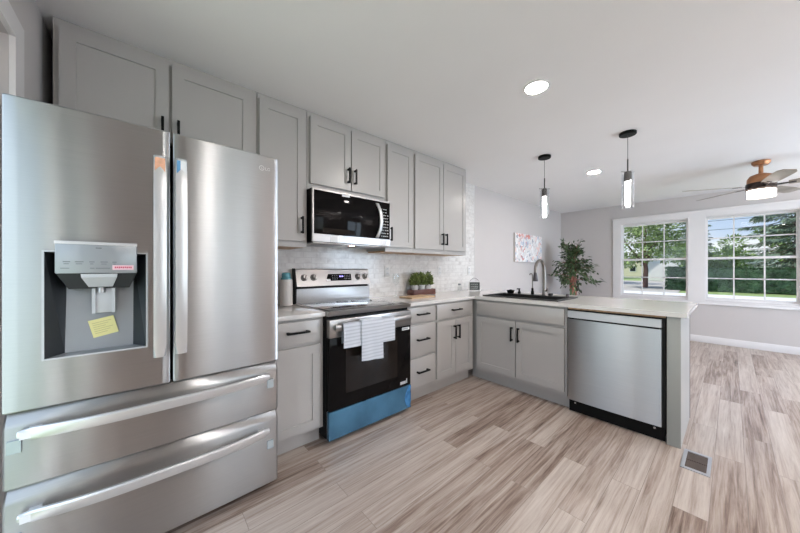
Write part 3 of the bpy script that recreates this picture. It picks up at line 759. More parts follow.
mk.build('panel_print', 'greymark', pn, smooth=0)
MB().box(0.262, 0.278, -0.8688, -0.8678, 1.292, 1.296).build('panel_mark', 'greymark', pn, smooth=0)
lb = MB().box(0.308, 0.370, -0.8690, -0.8678, 1.209, 1.228).build('pink_label', 'pink', pn, smooth=0)
mk = MB()
for k in range(9): mk.box(0.3145 + k * 0.0057, 0.3145 + k * 0.0057 + 0.0042, -0.8697, -0.8688, 1.2155 + (k % 2) * 0.001, 1.2225)
mk.build('label_print', 'redink', lb, smooth=0)
mk = MB()
MB().box(0.157, 0.381, -0.8705, -0.8695, 1.306, 1.317).build('film_edge', 'handle', pn, smooth=0)
# drawers
def fridge_drawer(z0, z1, hz):
    prof = [(-0.732, z0), (-0.826, z0), (-0.832, z0 + 0.006), (-0.832, z1 - 0.045), (-0.828, z1 - 0.030), (-0.806, z1), (-0.732, z1)]
    secs = []
    for x in [FX0, FX0 + 0.006] + lin(FX0 + 0.05, FX1 - 0.05, 12) + [FX1 - 0.006, FX1]:
        e = 0.006 if x in (FX0, FX1) else 0
        secs.append([((x, y - 0.012 * (1 - ((x - 0.495) / 0.455) ** 2) + e, z) if y < -0.75 else (x, y, z)) for (y, z) in prof])
    dr = MB().loft(secs).build('freezer_drawer', 'steel', fr, smooth=30)
    secs = []
    n = 24
    for i in range(n + 1):
        q = i / n; x = 0.073 + (0.905 - 0.073) * q; s_ = 2 * q - 1
        y = -0.905 + 0.045 * abs(s_) ** 3
        hh = 0.0205 if 0 < i < n else 0.010
        zc = hz
        secs.append([(x, y + 0.007, zc - hh + 0.003), (x, y - 0.004, zc - hh), (x, y - 0.009, zc - hh + 0.008), (x, y - 0.009, zc + hh - 0.006), (x, y - 0.004, zc + hh), (x, y + 0.007, zc + hh)])
    h_ = MB().loft(secs)
    for x in (0.11, 0.868): h_.box(x - 0.015, x + 0.015, -0.87, -0.828, hz - 0.012, hz + 0.012)
    h_ = h_.build('handle', 'handle', dr, smooth=35)
    MB().box(0.081, 0.118, -0.8788, -0.872, hz - 0.013, hz + 0.013).build('sticker', 'paper', h_, smooth=0)
    for x0 in (0.9, 0.045):
        MB().box(x0, x0 + 0.032, -0.8415 if x0 < .5 else -0.8400, -0.830, (z0 + z1) / 2 - 0.0, (z0 + z1) / 2 + 0.045).build('tape', 'film', dr, smooth=0)
    return dr
fridge_drawer(0.436, 0.697, 0.636)
fridge_drawer(0.045, 0.427, 0.345)
nt = thing('sticky_note', (0.277, -0.787, 0.975), 'tilted yellow sticky note inside the refrigerator dispenser recess', 'note')
m = MB().box(0.240, 0.315, -0.7865, -0.7855, 0.940, 1.012)
rot = Matrix.Translation((0.277, 0, 0.973)) @ Matrix.Rotation(rad(-13), 4, 'Y') @ Matrix.Translation((-0.277, 0, -0.973))
m.xform(rot).build('paper', 'yellow', nt, smooth=0)
m = MB()
for k in range(6): m.box(0.248, 0.305 - (k % 3) * 0.01, -0.7875, -0.7865, 0.997 - k * 0.0085, 0.9985 - k * 0.0085)
m.xform(rot).build('handwriting', 'noteink', nt, smooth=0)

# ------------------------------------------------------------------ range
rg = thing('range', (1.723, -0.35, 0), 'stainless freestanding electric range with black glass oven door', 'range')
RX0, RX1 = 1.342, 2.104
MB().box(RX0, RX1, -0.645, -0.025, 0.03, 0.885, 0.003).build('body', 'black', rg)
MB().box(RX0 + 0.04, RX1 - 0.04, -0.60, -0.08, 0.0, 0.0295).build('foot_rail', 'void', rg, smooth=0)
ct = MB().slab([RX0 - .0015, RX0 + 0.02, RX1 - 0.02, RX1 + 0.0015], [-0.690, -0.655, -0.10, -0.06], lambda x, y: True, 0.8855, 0.917, 'Z', lambda p, k: p + Vector((0, 0.010 if (p.y < -0.68 and k == 0) else 0, 0))).build('cooktop', 'steelplain', rg, smooth=0)
gl = MB().box(RX0 + 0.016, RX1 - 0.016, -0.652, -0.102, 0.917, 0.9205, 0.001).build('glass_top', 'cooktop', ct)
for (x, y, r_) in ((1.54, -0.50, 0.115), (1.90, -0.50, 0.095), (1.54, -0.24, 0.075), (1.90, -0.24, 0.095), (1.72, -0.20, 0.05)):
    MB().lathe([(r_, 0), (r_ + 0.003, 0), (r_ + 0.003, 0.0006), (r_, 0.0006)], (x, y, 0.9206), 40, closed=True).build('burner_ring', 'ring', gl)
# backguard
bg = MB().loft([[(x, -0.026, 0.886), (x, -0.075, 0.886), (x, -0.085, 1.040), (x, -0.070, 1.048), (x, -0.070, 1.058), (x, -0.092, 1.062), (x, -0.058, 1.205), (x, -0.050, 1.212), (x, -0.026, 1.212)] for x in (RX0 + 0.012, RX1 - 0.004)]).build('backguard', 'steelplain', rg, smooth=0)
MB().loft([[(x, -0.024, 0.886), (x, -0.080, 0.886), (x, -0.090, 1.040), (x, -0.096, 1.060), (x, -0.060, 1.210), (x, -0.050, 1.216), (x, -0.024, 1.216)] for x in (RX0 - 0.0015, RX0 + 0.0115)]).build('end_cap', 'black', bg, smooth=0)
MB().box(RX0 + 0.014, RX1 - 0.03, -0.0865, -0.068, 1.043, 1.059).build('vent_slot', 'void', bg, smooth=0)
tl = math.atan2(0.034, 0.143)
def on_bg(x, z, out=0.0): # point on the tilted panel
    return Vector((x, -0.092 + (z - 1.062) * 0.034 / 0.143 - out, z))
def bgm(x, z): return Matrix.Translation(on_bg(x, z)) @ Matrix.Rotation(-tl, 4, 'X')
for x in (1.424, 1.510, 1.965, 2.050):
    k = MB().lathe([(0.0265, 0), (0.0265, -0.006), (0.021, -0.010), (0.019, -0.030), (0.016, -0.033), (0, -0.033)], (0, 0, 0), 24, 'Y')
    k = k.xform(bgm(x, 1.136)).build('knob', 'steelplain', bg)
    MB().lathe([(0.0295, 0.0), (0.0295, -0.004), (0.0268, -0.004), (0.0268, 0)], (0, 0, 0), 24, 'Y', closed=True).xform(bgm(x, 1.136)).build('knob_skirt', 'black', k)
    MB().box(-0.004, 0.004, -0.038, -0.030, -0.018, 0.018, 0.001).xform(bgm(x, 1.136) @ Matrix.Rotation(rad(20), 4, 'Y')).build('knob_grip', 'darknickel', k)
dp = MB().loft([[(1.625, 0.001, -0.030), (1.890, 0.001, -0.030), (1.890, 0.001, 0.034), (1.650, 0.001, 0.034)], [(1.625, -0.0015, -0.030), (1.890, -0.0015, -0.030), (1.890, -0.0015, 0.034), (1.650, -0.0015, 0.034)]]).xform(bgm(0, 1.132)).build('display', 'blackglass', bg, smooth=0)
m = MB()
for pr in ([(1.69 + 0.022 * i, 0.018 - 0.016 * j, 0.008, 0.003) for i in range(3) for j in range(3)], [(1.815 + 0.018 * i, 0.018 - 0.016 * j, 0.008, 0.003) for i in range(4) for j in range(3)]):
    m = MB()
    for (x, z, w_, h_) in pr: m.box(x, x + w_, -0.0022, -0.0014, z, z + h_)
    m.xform(bgm(0, 1.132)).build('display_print', 'whitemark', dp, smooth=0)
m = MB()
for k_ in range(4): 
    x = 1.762 + k_ * 0.010 + (0.004 if k_ > 1 else 0)
    m.box(x, x + 0.006, -0.0023, -0.0014, 0.004, 0.016)
m.xform(bgm(0, 1.132)).build('clock', 'clock', dp, smooth=0)
MB().box(1.630, 1.668, -0.003, -0.001, -0.030, -0.014).xform(bgm(0, 1.132)).build('sticker', 'paper', dp, smooth=0)
# oven door
od = MB().box(RX0 + 0.004, RX1 - 0.002, -0.688, -0.648, 0.232, 0.7345, 0.003).build('oven_door', 'blackglass', rg)
MB().box(RX0 + 0.002, RX1, -0.692, -0.648, 0.735, 0.862, 0.004).build('door_top_trim', 'steelplain', od)
MB().box(RX0 + 0.13, RX1 - 0.15, -0.6888, -0.6878, 0.33, 0.66).build('oven_window', 'doorwindow', od, smooth=0)
secs = []
for i in range(21):
    q = i / 20; s_ = 2 * q - 1; x = RX0 + 0.03 + (RX1 - RX0 - 0.06) * q; y = -0.742 + 0.022 * abs(s_) ** 3
    secs.append([(x, y + 0.010, 0.790), (x, y - 0.004, 0.785), (x, y - 0.010, 0.797), (x, y - 0.010, 0.822), (x, y - 0.004, 0.832), (x, y + 0.010, 0.828)])
m = MB().loft(secs)
for x in (RX0 + 0.05, RX1 - 0.05): m.box(x - 0.02, x + 0.02, -0.73, -0.69, 0.793, 0.825, 0.003)
m.build('handle', 'steelplain', od)
lb = MB().box(2.005, 2.085, -0.6895, -0.688, 0.700, 0.722).build('energy_sticker', 'paper', od, smooth=0)
m = MB()
for k in range(7): m.box(2.012 + k * 0.009, 2.018 + k * 0.009, -0.6901, -0.6894, 0.706, 0.716)
m.build('sticker_print', 'greymark', lb, smooth=0)
lb = MB().box(1.985, 2.045, -0.6895, -0.688, 0.252, 0.275).box(2.052, 2.060, -0.6895, -0.688, 0.252, 0.290).build('maker_badge', 'handle', od, smooth=0)
# lower drawer under blue film
dr = MB().box(RX0 + 0.002, RX1, -0.685, -0.648, 0.036, 0.226, 0.003).build('storage_drawer', 'steelplain', rg)
MB().slab(lin(RX0 + 0.0005, RX1 + 0.0012, 10), lin(0.0345, 0.2275, 3), lambda x, z: True, -0.6872, -0.660, 'Y').build('protective_film', 'bluefilm', dr, smooth=0)
# loose wrinkled corner of the film
m = MB()
pts = []
for i in range(9):
    q = i / 8; z = 0.045 + 0.175 * q
    wv = 0.055 * math.sin(math.pi * min(1, 0.15 + 0.8 * q)) + 0.01
    pts.append([(RX1 - 0.004 - wv, -0.6875, z), (RX1 - 0.004 - wv, -0.690, z), (RX1 - wv * 0.5, -0.700 - 0.004 * math.sin(9 * q), z), (RX1 - 0.001, -0.690, z), (RX1 - 0.001, -0.6875, z)])
m.loft(pts).build('loose_film', 'bluefilm2', dr, smooth=60)

# towels over the oven handle
def towel(name, x0, x1, zf, zbk, yo, mat, label):
    """cloth strip draped over the handle bar: front fall to zf, back fall to zbk"""
    prof = [(-0.729 + yo * .6, zbk), (-0.7295 + yo * .6, 0.80), (-0.7305 + yo * .3, 0.832 + yo * 0.4), (-0.740, 0.8385 + yo), (-0.751 - yo, 0.834 + yo * .5), (-0.7555 - yo, 0.81), (-0.756 - yo, zf + 0.1), (-0.756 - yo, zf)]
    n = 14; th = 0.004
    out = []
    for i in range(len(prof)):
        j0, j1 = max(i - 1, 0), min(i + 1, len(prof) - 1)
        ty, tz = prof[j1][0] - prof[j0][0], prof[j1][1] - prof[j0][1]
        l = math.hypot(ty, tz); out.append((-abs(tz) / l if i > 2 else abs(tz) / l * (1 if i < 3 else -1), abs(ty) / l))
    secs = []
    for k in range(n + 1):
        q = k / n; x = x0 + (x1 - x0) * q
        inner, outer = [], []
        for i, (y, z) in enumerate(prof):
            wv = (0.003 * math.sin(q * 11 + z * 14)) if i > 5 else 0
            sk = -0.015 * (q - .5) if i == len(prof) - 1 else 0
            wv -= 0.002
            inner.append((x, y + (wv if i > 5 else 0), z + sk)); outer.append((x, y + (wv if i > 5 else 0) - (th if i > 2 else -th * 0.0) * (1 if i > 3 else 0.5), z + sk + (th if i in (2, 3, 4) else 0)))
        secs.append(inner + outer[::-1])
    o = MB().loft(secs).build(name, mat, None, loc=((x0 + x1) / 2, -0.742, 0.84), smooth=60)
    return tag(o, label, 'towel')
towel('dish_towel', 1.415, 1.868, 0.665, 0.70, 0.0, 'towel', 'wide pale striped dish towel spread along the oven handle, behind the other')
towel('dish_towel', 1.555, 1.745, 0.552, 0.66, 0.010, 'towel', 'narrow striped dish towel folded over the middle of the wider towel')

# ------------------------------------------------------------------ microwave
mw = thing('microwave', (1.726, -0.2, 1.415), 'black and stainless over-the-range microwave above the range', 'microwave')
MX0, MX1, MZ0, MZ1 = 1.349, 2.106, 1.420, 1.8335
MB().box(MX0, MX1, -0.385, -0.013, MZ0, MZ1 - 0.002, 0.002).build('body', 'black', mw)
fp = MB().slab([MX0, MX0 + 0.012, MX1 - 0.006, MX1], [MZ0 + 0.003, MZ0 + 0.062, MZ1 - 0.016, MZ1 - 0.003], lambda x, z: not (MX0 + 0.012 < x < MX1 - 0.006 and MZ0 + 0.062 < z < MZ1 - 0.016), -0.408, -0.3855, 'Y').build('front_surround', 'steelplain', mw, smooth=0)
dg = MB().box(MX0 + 0.0125, 1.968, -0.412, -0.386, MZ0 + 0.0625, MZ1 - 0.0165, 0.002).build('door', 'blackglass', mw)
MB().box(1.43, 1.72, -0.4126, -0.4118, MZ0 + 0.075, MZ0 + 0.112).build('door_reflector', 'doorwindow', dg, smooth=0)
kp = MB().box(1.970, MX1 - 0.0065, -0.410, -0.386, MZ0 + 0.0625, MZ1 - 0.0165, 0.002).build('keypad', 'blackglass', mw)
for js in ((0, 1, 2, 3, 4), (5, 6, 7, 8, 9)):
  m = MB()
  for j in js:
    for i in range(4):
        z = MZ0 + 0.085 + j * 0.027; x = 2.003 + i * 0.022
        if j > 7 and i == 3: continue
        m.box(x, x + (0.011 if (i + j) % 3 else 0.006), -0.4108, -0.4098, z, z + 0.007)
  m.build('key_print', 'whitemark', kp, smooth=0)
secs = []
for i in range(17):
    q = i / 16; s_ = 2 * q - 1; z = MZ0 + 0.072 + (MZ1 - MZ0 - 0.110) * q; y = -0.452 + 0.038 * s_ * s_; xc = 1.972 - 0.020 * s_ * s_
    secs.append([(xc - 0.016, y + 0.005, z), (xc - 0.016, y - 0.003, z), (xc - 0.009, y - 0.008, z), (xc + 0.009, y - 0.008, z), (xc + 0.016, y - 0.003, z), (xc + 0.016, y + 0.005, z)])
MB().loft(secs).build('handle', 'handle', dg)
un = MB().box(MX0 + 0.01, MX1 - 0.01, -0.40, -0.02, MZ0 - 0.010, MZ0 - 0.0005, 0.002).build('underside', 'steelplain', mw)
for x in (1.53, 1.92): MB().box(x - 0.12, x + 0.12, -0.33, -0.15, MZ0 - 0.013, MZ0 - 0.0095).build('grease_filter', 'darknickel', un, smooth=0)
MB().lathe([(0.022, 0), (0.022, -0.004), (0, -0.006)], (1.726, -0.355, MZ0 - 0.0101), 16).build('lamp_lens', 'hoodlamp', un)
for x0 in (1.50, 1.985): MB().box(x0, x0 + 0.07, -0.4095, -0.4078, MZ0 + 0.004, MZ0 + 0.055).build('tape', 'paper', fp, smooth=0)
MB().box(1.60, 1.67, -0.4132, -0.4118, MZ1 - 0.033, MZ1 - 0.018).build('film_tab', 'paper', dg, smooth=0)

# ------------------------------------------------------------------ dishwasher
dw = thing('dishwasher', (3.42, -1.875, 0), 'stainless steel built-in dishwasher in the peninsula', 'dishwasher')
DY0, DY1 = -2.184, -1.564
MB().box(PX + 0.02, 3.72, DY0 + 0.004, DY1 - 0.004, 0.03, 0.868).build('tub', 'void', dw, smooth=0)
MB().box(PX - 0.010, PX + 0.019, DY0, DY1, 0.104, 0.868).build('gap_frame', 'void', dw, smooth=0)
def face_x(us, zs, x0, x1, amt):
    return MB().slab(us, zs, lambda y, z: True, x0, x1, 'X', lambda p, k: p + Vector((-amt * (1 - ((p.y - (DY0 + DY1) / 2) / 0.31) ** 2) if k == 0 else 0, 0, 0)))
dd = face_x(lin(DY0 + 0.018, DY1 - 0.006, 14), [0.112, 0.118, 0.783, 0.789], PX - 0.033, PX - 0.010, 0.006).build('door', 'steel', dw, smooth=30)
face_x(lin(DY0 + 0.018, DY1 - 0.006, 14), [0.802, 0.805, 0.855, 0.858], PX - 0.033, PX - 0.010, 0.006).build('control_strip', 'lightplastic', dw, smooth=30)
MB().box(PX - 0.028, PX - 0.018, DY0 + 0.03, DY1 - 0.02, 0.789, 0.802).build('pocket_handle', 'void', dd, smooth=0)
kk = MB().box(PX + 0.015, PX + 0.025, DY0 + 0.004, DY1 - 0.004, 0.0, 0.1035).build('kick_plate', 'black', dw, smooth=0)
for y in (DY0 + 0.06, DY1 - 0.05): MB().lathe([(0.007, 0), (0.007, -0.004), (0, -0.005)], (PX + 0.0149, y, 0.075), 10, 'X').build('screw', 'steelplain', kk)
MB().box(PX + 0.0, PX + 0.02, DY0, DY1, 0.8685, CT0 - 0.0005).build('filler_strip', 'ply', dw, smooth=0)

# ------------------------------------------------------------------ sink and taps
sk = thing('sink', (3.45, -1.07, CT1), 'black drop-in kitchen sink set in the peninsula worktop', 'sink')
ix0, ix1, iy0, iy1 = 3.235, 3.575, -1.425, -0.715
MB().slab([SX0, ix0, ix1, SX1], [SY0, iy0, iy1, SY1], lambda x, y: not (ix0 < x < ix1 and iy0 < y < iy1), CT1 + 0.0004, CT1 + 0.011, 'Z').build('rim', 'sink', sk, smooth=0)
m = MB()
e = 0.010
m.box(ix0 - e, ix0, iy0 - e, iy1 + e, 0.72, CT1 + 0.0003).box(ix1, ix1 + e, iy0 - e, iy1 + e, 0.72, CT1 + 0.0003)
m.box(ix0, ix1, iy0 - e, iy0, 0.72, CT1 + 0.0003).box(ix0, ix1, iy1, iy1 + e, 0.72, CT1 + 0.0003).box(ix0 - e, ix1 + e, iy0 - e, iy1 + e, 0.705, 0.72)
m.build('basin', 'sink', sk, smooth=0)
MB().lathe([(0.04, 0), (0.045, 0.002), (0.03, 0.003), (0, 0.003)], (3.41, -1.07, 0.7201), 20).build('drain', 'nickel', sk)
RT = CT1 + 0.0112
ft = thing('faucet', (3.665, -1.145, RT), 'tall brushed nickel gooseneck pull-down faucet behind the sink', 'faucet')
fx, fy = 3.665, -1.145
MB().lathe([(0.028, 0), (0.028, 0.006), (0.020, 0.012), (0.018, 0.055), (0.0165, 0.06)], (fx, fy, RT), 20).build('base', 'nickel', ft)
pts = [(fx, fy, RT + 0.05), (fx, fy, RT + 0.27)]
for k in range(1, 15):
    a_ = math.pi * k / 14
    pts.append((fx - 0.105 + 0.105 * math.cos(a_), fy, RT + 0.27 + 0.105 * math.sin(a_)))
pts.append((fx - 0.212, fy, RT + 0.245))
MB().tube(pts, 0.0165, 14).build('spout', 'nickel', ft)
MB().lathe([(0.015, 0), (0.017, -0.02), (0.026, -0.085), (0.024, -0.094), (0, -0.094)], (fx - 0.213, fy, RT + 0.250), 18).build('spray_head', 'darknickel', ft)
MB().tube([(fx, fy - 0.018, RT + 0.045), (fx - 0.01, fy - 0.034, RT + 0.055), (fx - 0.035, fy - 0.045, RT + 0.075)], [0.009, 0.007, 0.006], 10).build('lever', 'nickel', ft)
tp = thing('water_tap', (3.64, -1.030, RT), 'slim dark filtered-water tap just left of the tall faucet', 'tap')
qx, qy = 3.64, -1.030
MB().lathe([(0.017, 0), (0.017, 0.03), (0.012, 0.045), (0.012, 0.065), (0.007, 0.075)], (qx, qy, RT), 16).build('base', 'black', tp)
pts = [(qx, qy, RT + 0.07), (qx, qy, RT + 0.20)] + [(qx - 0.035 + 0.035 * math.cos(math.pi * k / 10), qy, RT + 0.20 + 0.035 * math.sin(math.pi * k / 10)) for k in range(1, 9)]
MB().tube(pts, 0.0065, 10).build('spout', 'nickel', tp)
sp_ = thing('soap_dispenser', (3.645, -0.875, RT), 'small black soap dispenser pump on the sink deck', 'dispenser')
MB().lathe([(0.016, 0), (0.016, 0.022), (0.009, 0.03), (0.009, 0.05)], (3.645, -0.875, RT), 14).build('collar', 'black', sp_)
MB().box(3.60, 3.658, -0.884, -0.866, RT + 0.05, RT + 0.062, 0.003).build('pump_head', 'black', sp_)
bk = thing('strainer_basket', (3.635, -0.775, RT), 'low black strainer basket at the left of the sink deck', 'strainer')
MB().lathe([(0.034, 0), (0.045, 0.030), (0.048, 0.034), (0.043, 0.034), (0.031, 0.004), (0, 0.004)], (3.645, -0.770, RT), 20).build('bowl', 'black', bk)
MB().lathe([(0.006, 0.004), (0.006, 0.03), (0.013, 0.034), (0.013, 0.042), (0, 0.044)], (3.645, -0.770, RT), 12).build('knob', 'black', bk)
c_ = MB().lathe([(0.024, 0), (0.024, 0.018), (0.020, 0.026), (0, 0.027)], (3.645, -1.22, RT), 18).build('hole_cover', 'sink', None, loc=(3.645, -1.22, RT))
tag(c_, 'squat round black cover on the sink deck right of the faucet', 'cover')
c_ = MB().lathe([(0.014, 0), (0.014, 0.026), (0.011, 0.031), (0, 0.031)], (3.62, -1.395, RT), 14).build('air_gap', 'darknickel', None, loc=(3.62, -1.395, RT))
tag(c_, 'thin dark air-gap cap at the right corner of the sink', 'cap')

# ------------------------------------------------------------------ things on the worktop
Z = CT1 + 0.0003
bd = MB().box(2.36, 2.70, -0.43, -0.24, Z, Z + 0.014, 0.004).build('cutting_board', 'boardwood', None, loc=(2.53, -0.33, Z))
tag(bd, 'light wooden cutting board lying in front of the plant tray', 'cutting board')
ty = thing('tray', (2.81, -0.12, Z), 'dark reddish wooden tray holding three small potted plants', 'tray')
m = MB().box(2.63, 2.99, -0.175, -0.065, Z, Z + 0.012)
m.box(2.63, 2.645, -0.175, -0.065, Z + 0.012, Z + 0.062, 0.003).box(2.975, 2.99, -0.175, -0.065, Z + 0.012, Z + 0.062, 0.003)
m.box(2.645, 2.975, -0.175, -0.162, Z + 0.012, Z + 0.062, 0.003).box(2.645, 2.975, -0.078, -0.065, Z + 0.012, Z + 0.062, 0.003)
m.build('box', 'traywood', ty)
def leaf_cloud(n, fn, size, rnd, fold=0.25, asp=0.45, droop=0.0):
    V_, F_ = [], []
    for _ in range(n):
        p, d_ = fn(rnd)
        d_ = Vector(d_) + Vector((rnd.uniform(-.5, .5), rnd.uniform(-.5, .5), rnd.uniform(-.4, .4) - droop)); d_.normalize()
        up = Vector((rnd.uniform(-.6, .6), rnd.uniform(-.6, .6), 1)); sd = d_.cross(up)
        if sd.length < 1e-3: sd = Vector((1, 0, 0))
        sd.normalize(); nn = sd.cross(d_)
        s_ = size * rnd.uniform(0.65, 1.3); p = Vector(p); i = len(V_)
        V_ += [p, p + d_ * s_ * 0.45 + sd * s_ * asp * 0.5 + nn * s_ * fold * 0.3, p + d_ * s_, p + d_ * s_ * 0.45 - sd * s_ * asp * 0.5 + nn * s_ * fold * 0.3]
        F_ += [(i, i + 1, i + 2), (i, i + 2, i + 3)]
    return V_, F_
for k, (x, desc) in enumerate(((2.700, 'left'), (2.81, 'middle'), (2.92, 'right'))):
    rnd = random.Random(40 + k)
    po = thing('potted_plant', (x, -0.12, Z + 0.0125), 'small green plant in a white pot, %s of three on the wooden tray' % desc, 'plant', 'potted plants on the wooden tray')
    zb = Z + 0.0125
    pt_ = MB().lathe([(0.032, 0), (0.040, 0.09), (0.043, 0.093), (0.043, 0.1), (0.036, 0.1), (0.034, 0.085), (0, 0.085)], (x, -0.12, zb), 20).build('pot', 'potwhite', po)
    MB().lathe([(0.0335, 0), (0.0335, 0.004), (0, 0.006)], (x, -0.12, zb + 0.0855), 16).build('soil', 'soil', pt_)
    def fn(r, x=x, zb=zb):
        a_ = r.uniform(0, 6.283); rr = math.sqrt(r.random()); h_ = r.random()
        return (x + 0.042 * rr * math.cos(a_), -0.12 + 0.05 * rr * math.sin(a_), zb + 0.085 + 0.16 * h_ * (1 - 0.4 * rr)), (math.cos(a_) * 0.7, math.sin(a_) * 0.7, 0.8)
    V_, F_ = leaf_cloud(330, fn, 0.040, rnd, asp=0.5)
    raw('foliage', V_, F_, 'leafA', po)
    m = MB()
    for q in range(7):
        a_ = q * 0.9
        m.tube([(x + 0.012 * math.cos(a_), -0.12 + 0.012 * math.sin(a_), zb + 0.088), (x + 0.036 * math.cos(a_), -0.12 + 0.036 * math.sin(a_), zb + 0.19)], 0.0014, 5)
    m.build('stem', 'leafA', po)
gx, gy = 2.42, -0.12
wg = MB().lathe([(0.0, 0.0), (0.036, 0.0), (0.036, 0.002), (0.006, 0.006), (0.0035, 0.02), (0.0035, 0.105), (0.012, 0.118), (0.033, 0.15), (0.039, 0.19), (0.034, 0.245), (0.0325, 0.245), (0.0372, 0.19), (0.031, 0.152), (0.010, 0.122), (0, 0.117)], (gx, gy, Z), 28).build('wine_glass', 'glass', None, loc=(gx, gy, Z))
tag(wg, 'clear stemmed wine glass standing beside the cutting board', 'wine glass')
cn = thing('canister', (1.262, -0.10, Z), 'pale beige canister with a teal lid in the gap left of the range', 'canister')
MB().lathe([(0.046, 0), (0.050, 0.004), (0.050, 0.205), (0.047, 0.21), (0, 0.21)], (1.262, -0.10, Z), 28).build('jar', 'canister', cn)
MB().lathe([(0.040, 0.2102), (0.040, 0.222), (0.034, 0.228), (0.034, 0.258), (0.026, 0.266), (0, 0.268)], (1.262, -0.10, Z), 24).build('lid', 'teal', cn)
sg = thing('counter_sign', (3.72, -0.215, Z), 'little dark board sign in a white frame with wire handle, below the splashback end', 'sign')
sm = Matrix.Translation((3.72, -0.215, Z)) @ Matrix.Rotation(rad(-38), 4, 'Z')
MB().slab([-0.080, -0.070, 0.070, 0.080], [0.0, 0.012, 0.117, 0.127], lambda x, z: not (-0.07 < x < 0.07 and 0.012 < z < 0.117), -0.012, 0.012, 'Y').xform(sm).build('frame', 'outlet', sg, smooth=0)
fc = MB().box(-0.0705, 0.0705, -0.006, 0.006, 0.0115, 0.1175).xform(sm).build('board', 'slate', sg, smooth=0)
m = MB(); rnd = random.Random(5)
for row, (z, h_) in enumerate(((0.078, 0.024), (0.045, 0.026), (0.024, 0.012))):
    x = -0.052
    while x < 0.045:
        w_ = rnd.uniform(0.007, 0.013)
        m.tube([(x, -0.0068, z), (x + w_ * .3, -0.0068, z + h_), (x + w_ * .7, -0.0068, z + h_ * .1), (x + w_, -0.0068, z + h_ * .8)], 0.0017, 5)
        x += w_ + 0.003
m.xform(sm).build('chalk_lettering', 'chalk', fc)
MB().tube([(-0.066 + 0.132 * k / 12, 0, 0.127 + 0.045 * math.sin(math.pi * k / 12)) for k in range(13)], 0.0022, 6).xform(sm).build('wire_handle', 'darknickel', sg)
jr = thing('glass_jar', (3.55, -0.10, Z), 'small clear jar with a grey cap left of the little sign', 'jar')
MB().lathe([(0.024, 0), (0.027, 0.004), (0.027, 0.068), (0.020, 0.078), (0.018, 0.078), (0.025, 0.066), (0.025, 0.006), (0, 0.005)], (3.55, -0.10, Z), 20).build('vessel', 'glass', jr)
MB().lathe([(0.021, 0.0785), (0.021, 0.098), (0, 0.1)], (3.55, -0.10, Z), 18).build('cap', 'greyplastic', jr)

def outlet(x, label):
    t_ = thing('wall_outlet', (x, BS, 1.19), label, 'outlet', 'outlets in the marble splashback')
    pl = MB().box(x - 0.036, x + 0.036, BS - 0.006, BS - 0.0003, 1.13, 1.246, 0.002).build('cover_plate', 'outlet', t_)
    for z in (1.163, 1.213):
        so = MB().box(x - 0.017, x + 0.017, BS - 0.0075, BS - 0.0055, z - 0.014, z + 0.014, 0.002).build('socket', 'potwhite', t_)
        MB().box(x - 0.008, x - 0.005, BS - 0.0082, BS - 0.007, z - 0.004, z + 0.006).box(x + 0.005, x + 0.008, BS - 0.0082, BS - 0.007, z - 0.004, z + 0.006).build('slots', 'greymark', so, smooth=0)
outlet(2.385, 'white wall outlet on the tile behind the wine glass')
outlet(3.245, 'white wall outlet on the tile right of the potted plants')
outlet(3.88, 'white wall outlet on the tile above the little sign')

# ------------------------------------------------------------------ living area
at = thing('canvas_art', (5.72, -0.02, 1.585), 'unframed abstract canvas in pink, red and blue dabs on the back wall', 'artwork')
MB().box(5.19, 6.25, -0.032, -0.001, 1.335, 1.840, 0.002).build('stretcher', 'canvasedge', at)
MB().box(5.193, 6.247, -0.0335, -0.0322, 1.338, 1.837).build('painted_face', 'art', at, smooth=0)

fc_ = thing('potted_ficus', (6.52, -0.50, 0), 'leafy ficus tree with braided reddish trunk in the far corner', 'plant')
rnd = random.Random(77)
MB().lathe([(0.15, 0.0), (0.19, 0.30), (0.20, 0.31), (0.20, 0.33), (0.175, 0.33), (0.17, 0.28), (0, 0.28)], (6.52, -0.50, 0.0), 28).build('pot', 'basket', fc_)
MB().lathe([(0.168, 0.2805), (0.165, 0.295), (0, 0.30)], (6.52, -0.50, 0.0), 20).build('soil', 'soil', fc_)
m = MB()
for k in range(3):
    pts = []
    for i in range(26):
        q = i / 25; a_ = 2.1 * k + q * 7.0; rr = 0.038 * (1 - 0.3 * q)
        pts.append((6.52 + rr * math.cos(a_), -0.50 + rr * math.sin(a_), 0.285 + 1.12 * q))
    m.tube(pts, [0.036 - 0.012 * i / 25 for i in range(26)], 8)
m.build('trunk', 'bark', fc_)
m = MB(); tips = []
for k in range(44):
    a_ = rnd.uniform(0, 6.283); el = rnd.uniform(-0.9, 1.35); ln = rnd.uniform(0.20, 0.40)
    z0 = rnd.uniform(0.98, 1.40)
    d_ = Vector((math.cos(a_) * math.cos(el), math.sin(a_) * math.cos(el), math.sin(el)))
    p0 = Vector((6.52, -0.50, z0)); p1 = p0 + d_ * ln * 0.55 + Vector((0, 0, 0.04)); p2 = p0 + d_ * ln * Vector((1, 1, 1)).length / 1.732
    p2.y = min(p2.y, -0.06); p1.y = min(p1.y, -0.08)
    m.tube([p0, p1, p2], [0.008, 0.005, 0.002], 5); tips.append((p0, p1, p2, d_))
m.build('branch', 'bark', fc_)
def fic(r):
    p0, p1, p2, d_ = tips[r.randrange(len(tips))]
    q = r.uniform(0.15, 1.05); p = p1.lerp(p2, max(0, q * 2 - 1)) if q > .5 else p0.lerp(p1, q * 2)
    p = p + Vector((r.uniform(-.06, .06), r.uniform(-.06, .06), r.uniform(-.06, .06))); p.y = min(p.y, -0.09); p.x = min(p.x, XR - 0.12)
    return p, d_ * 0.7
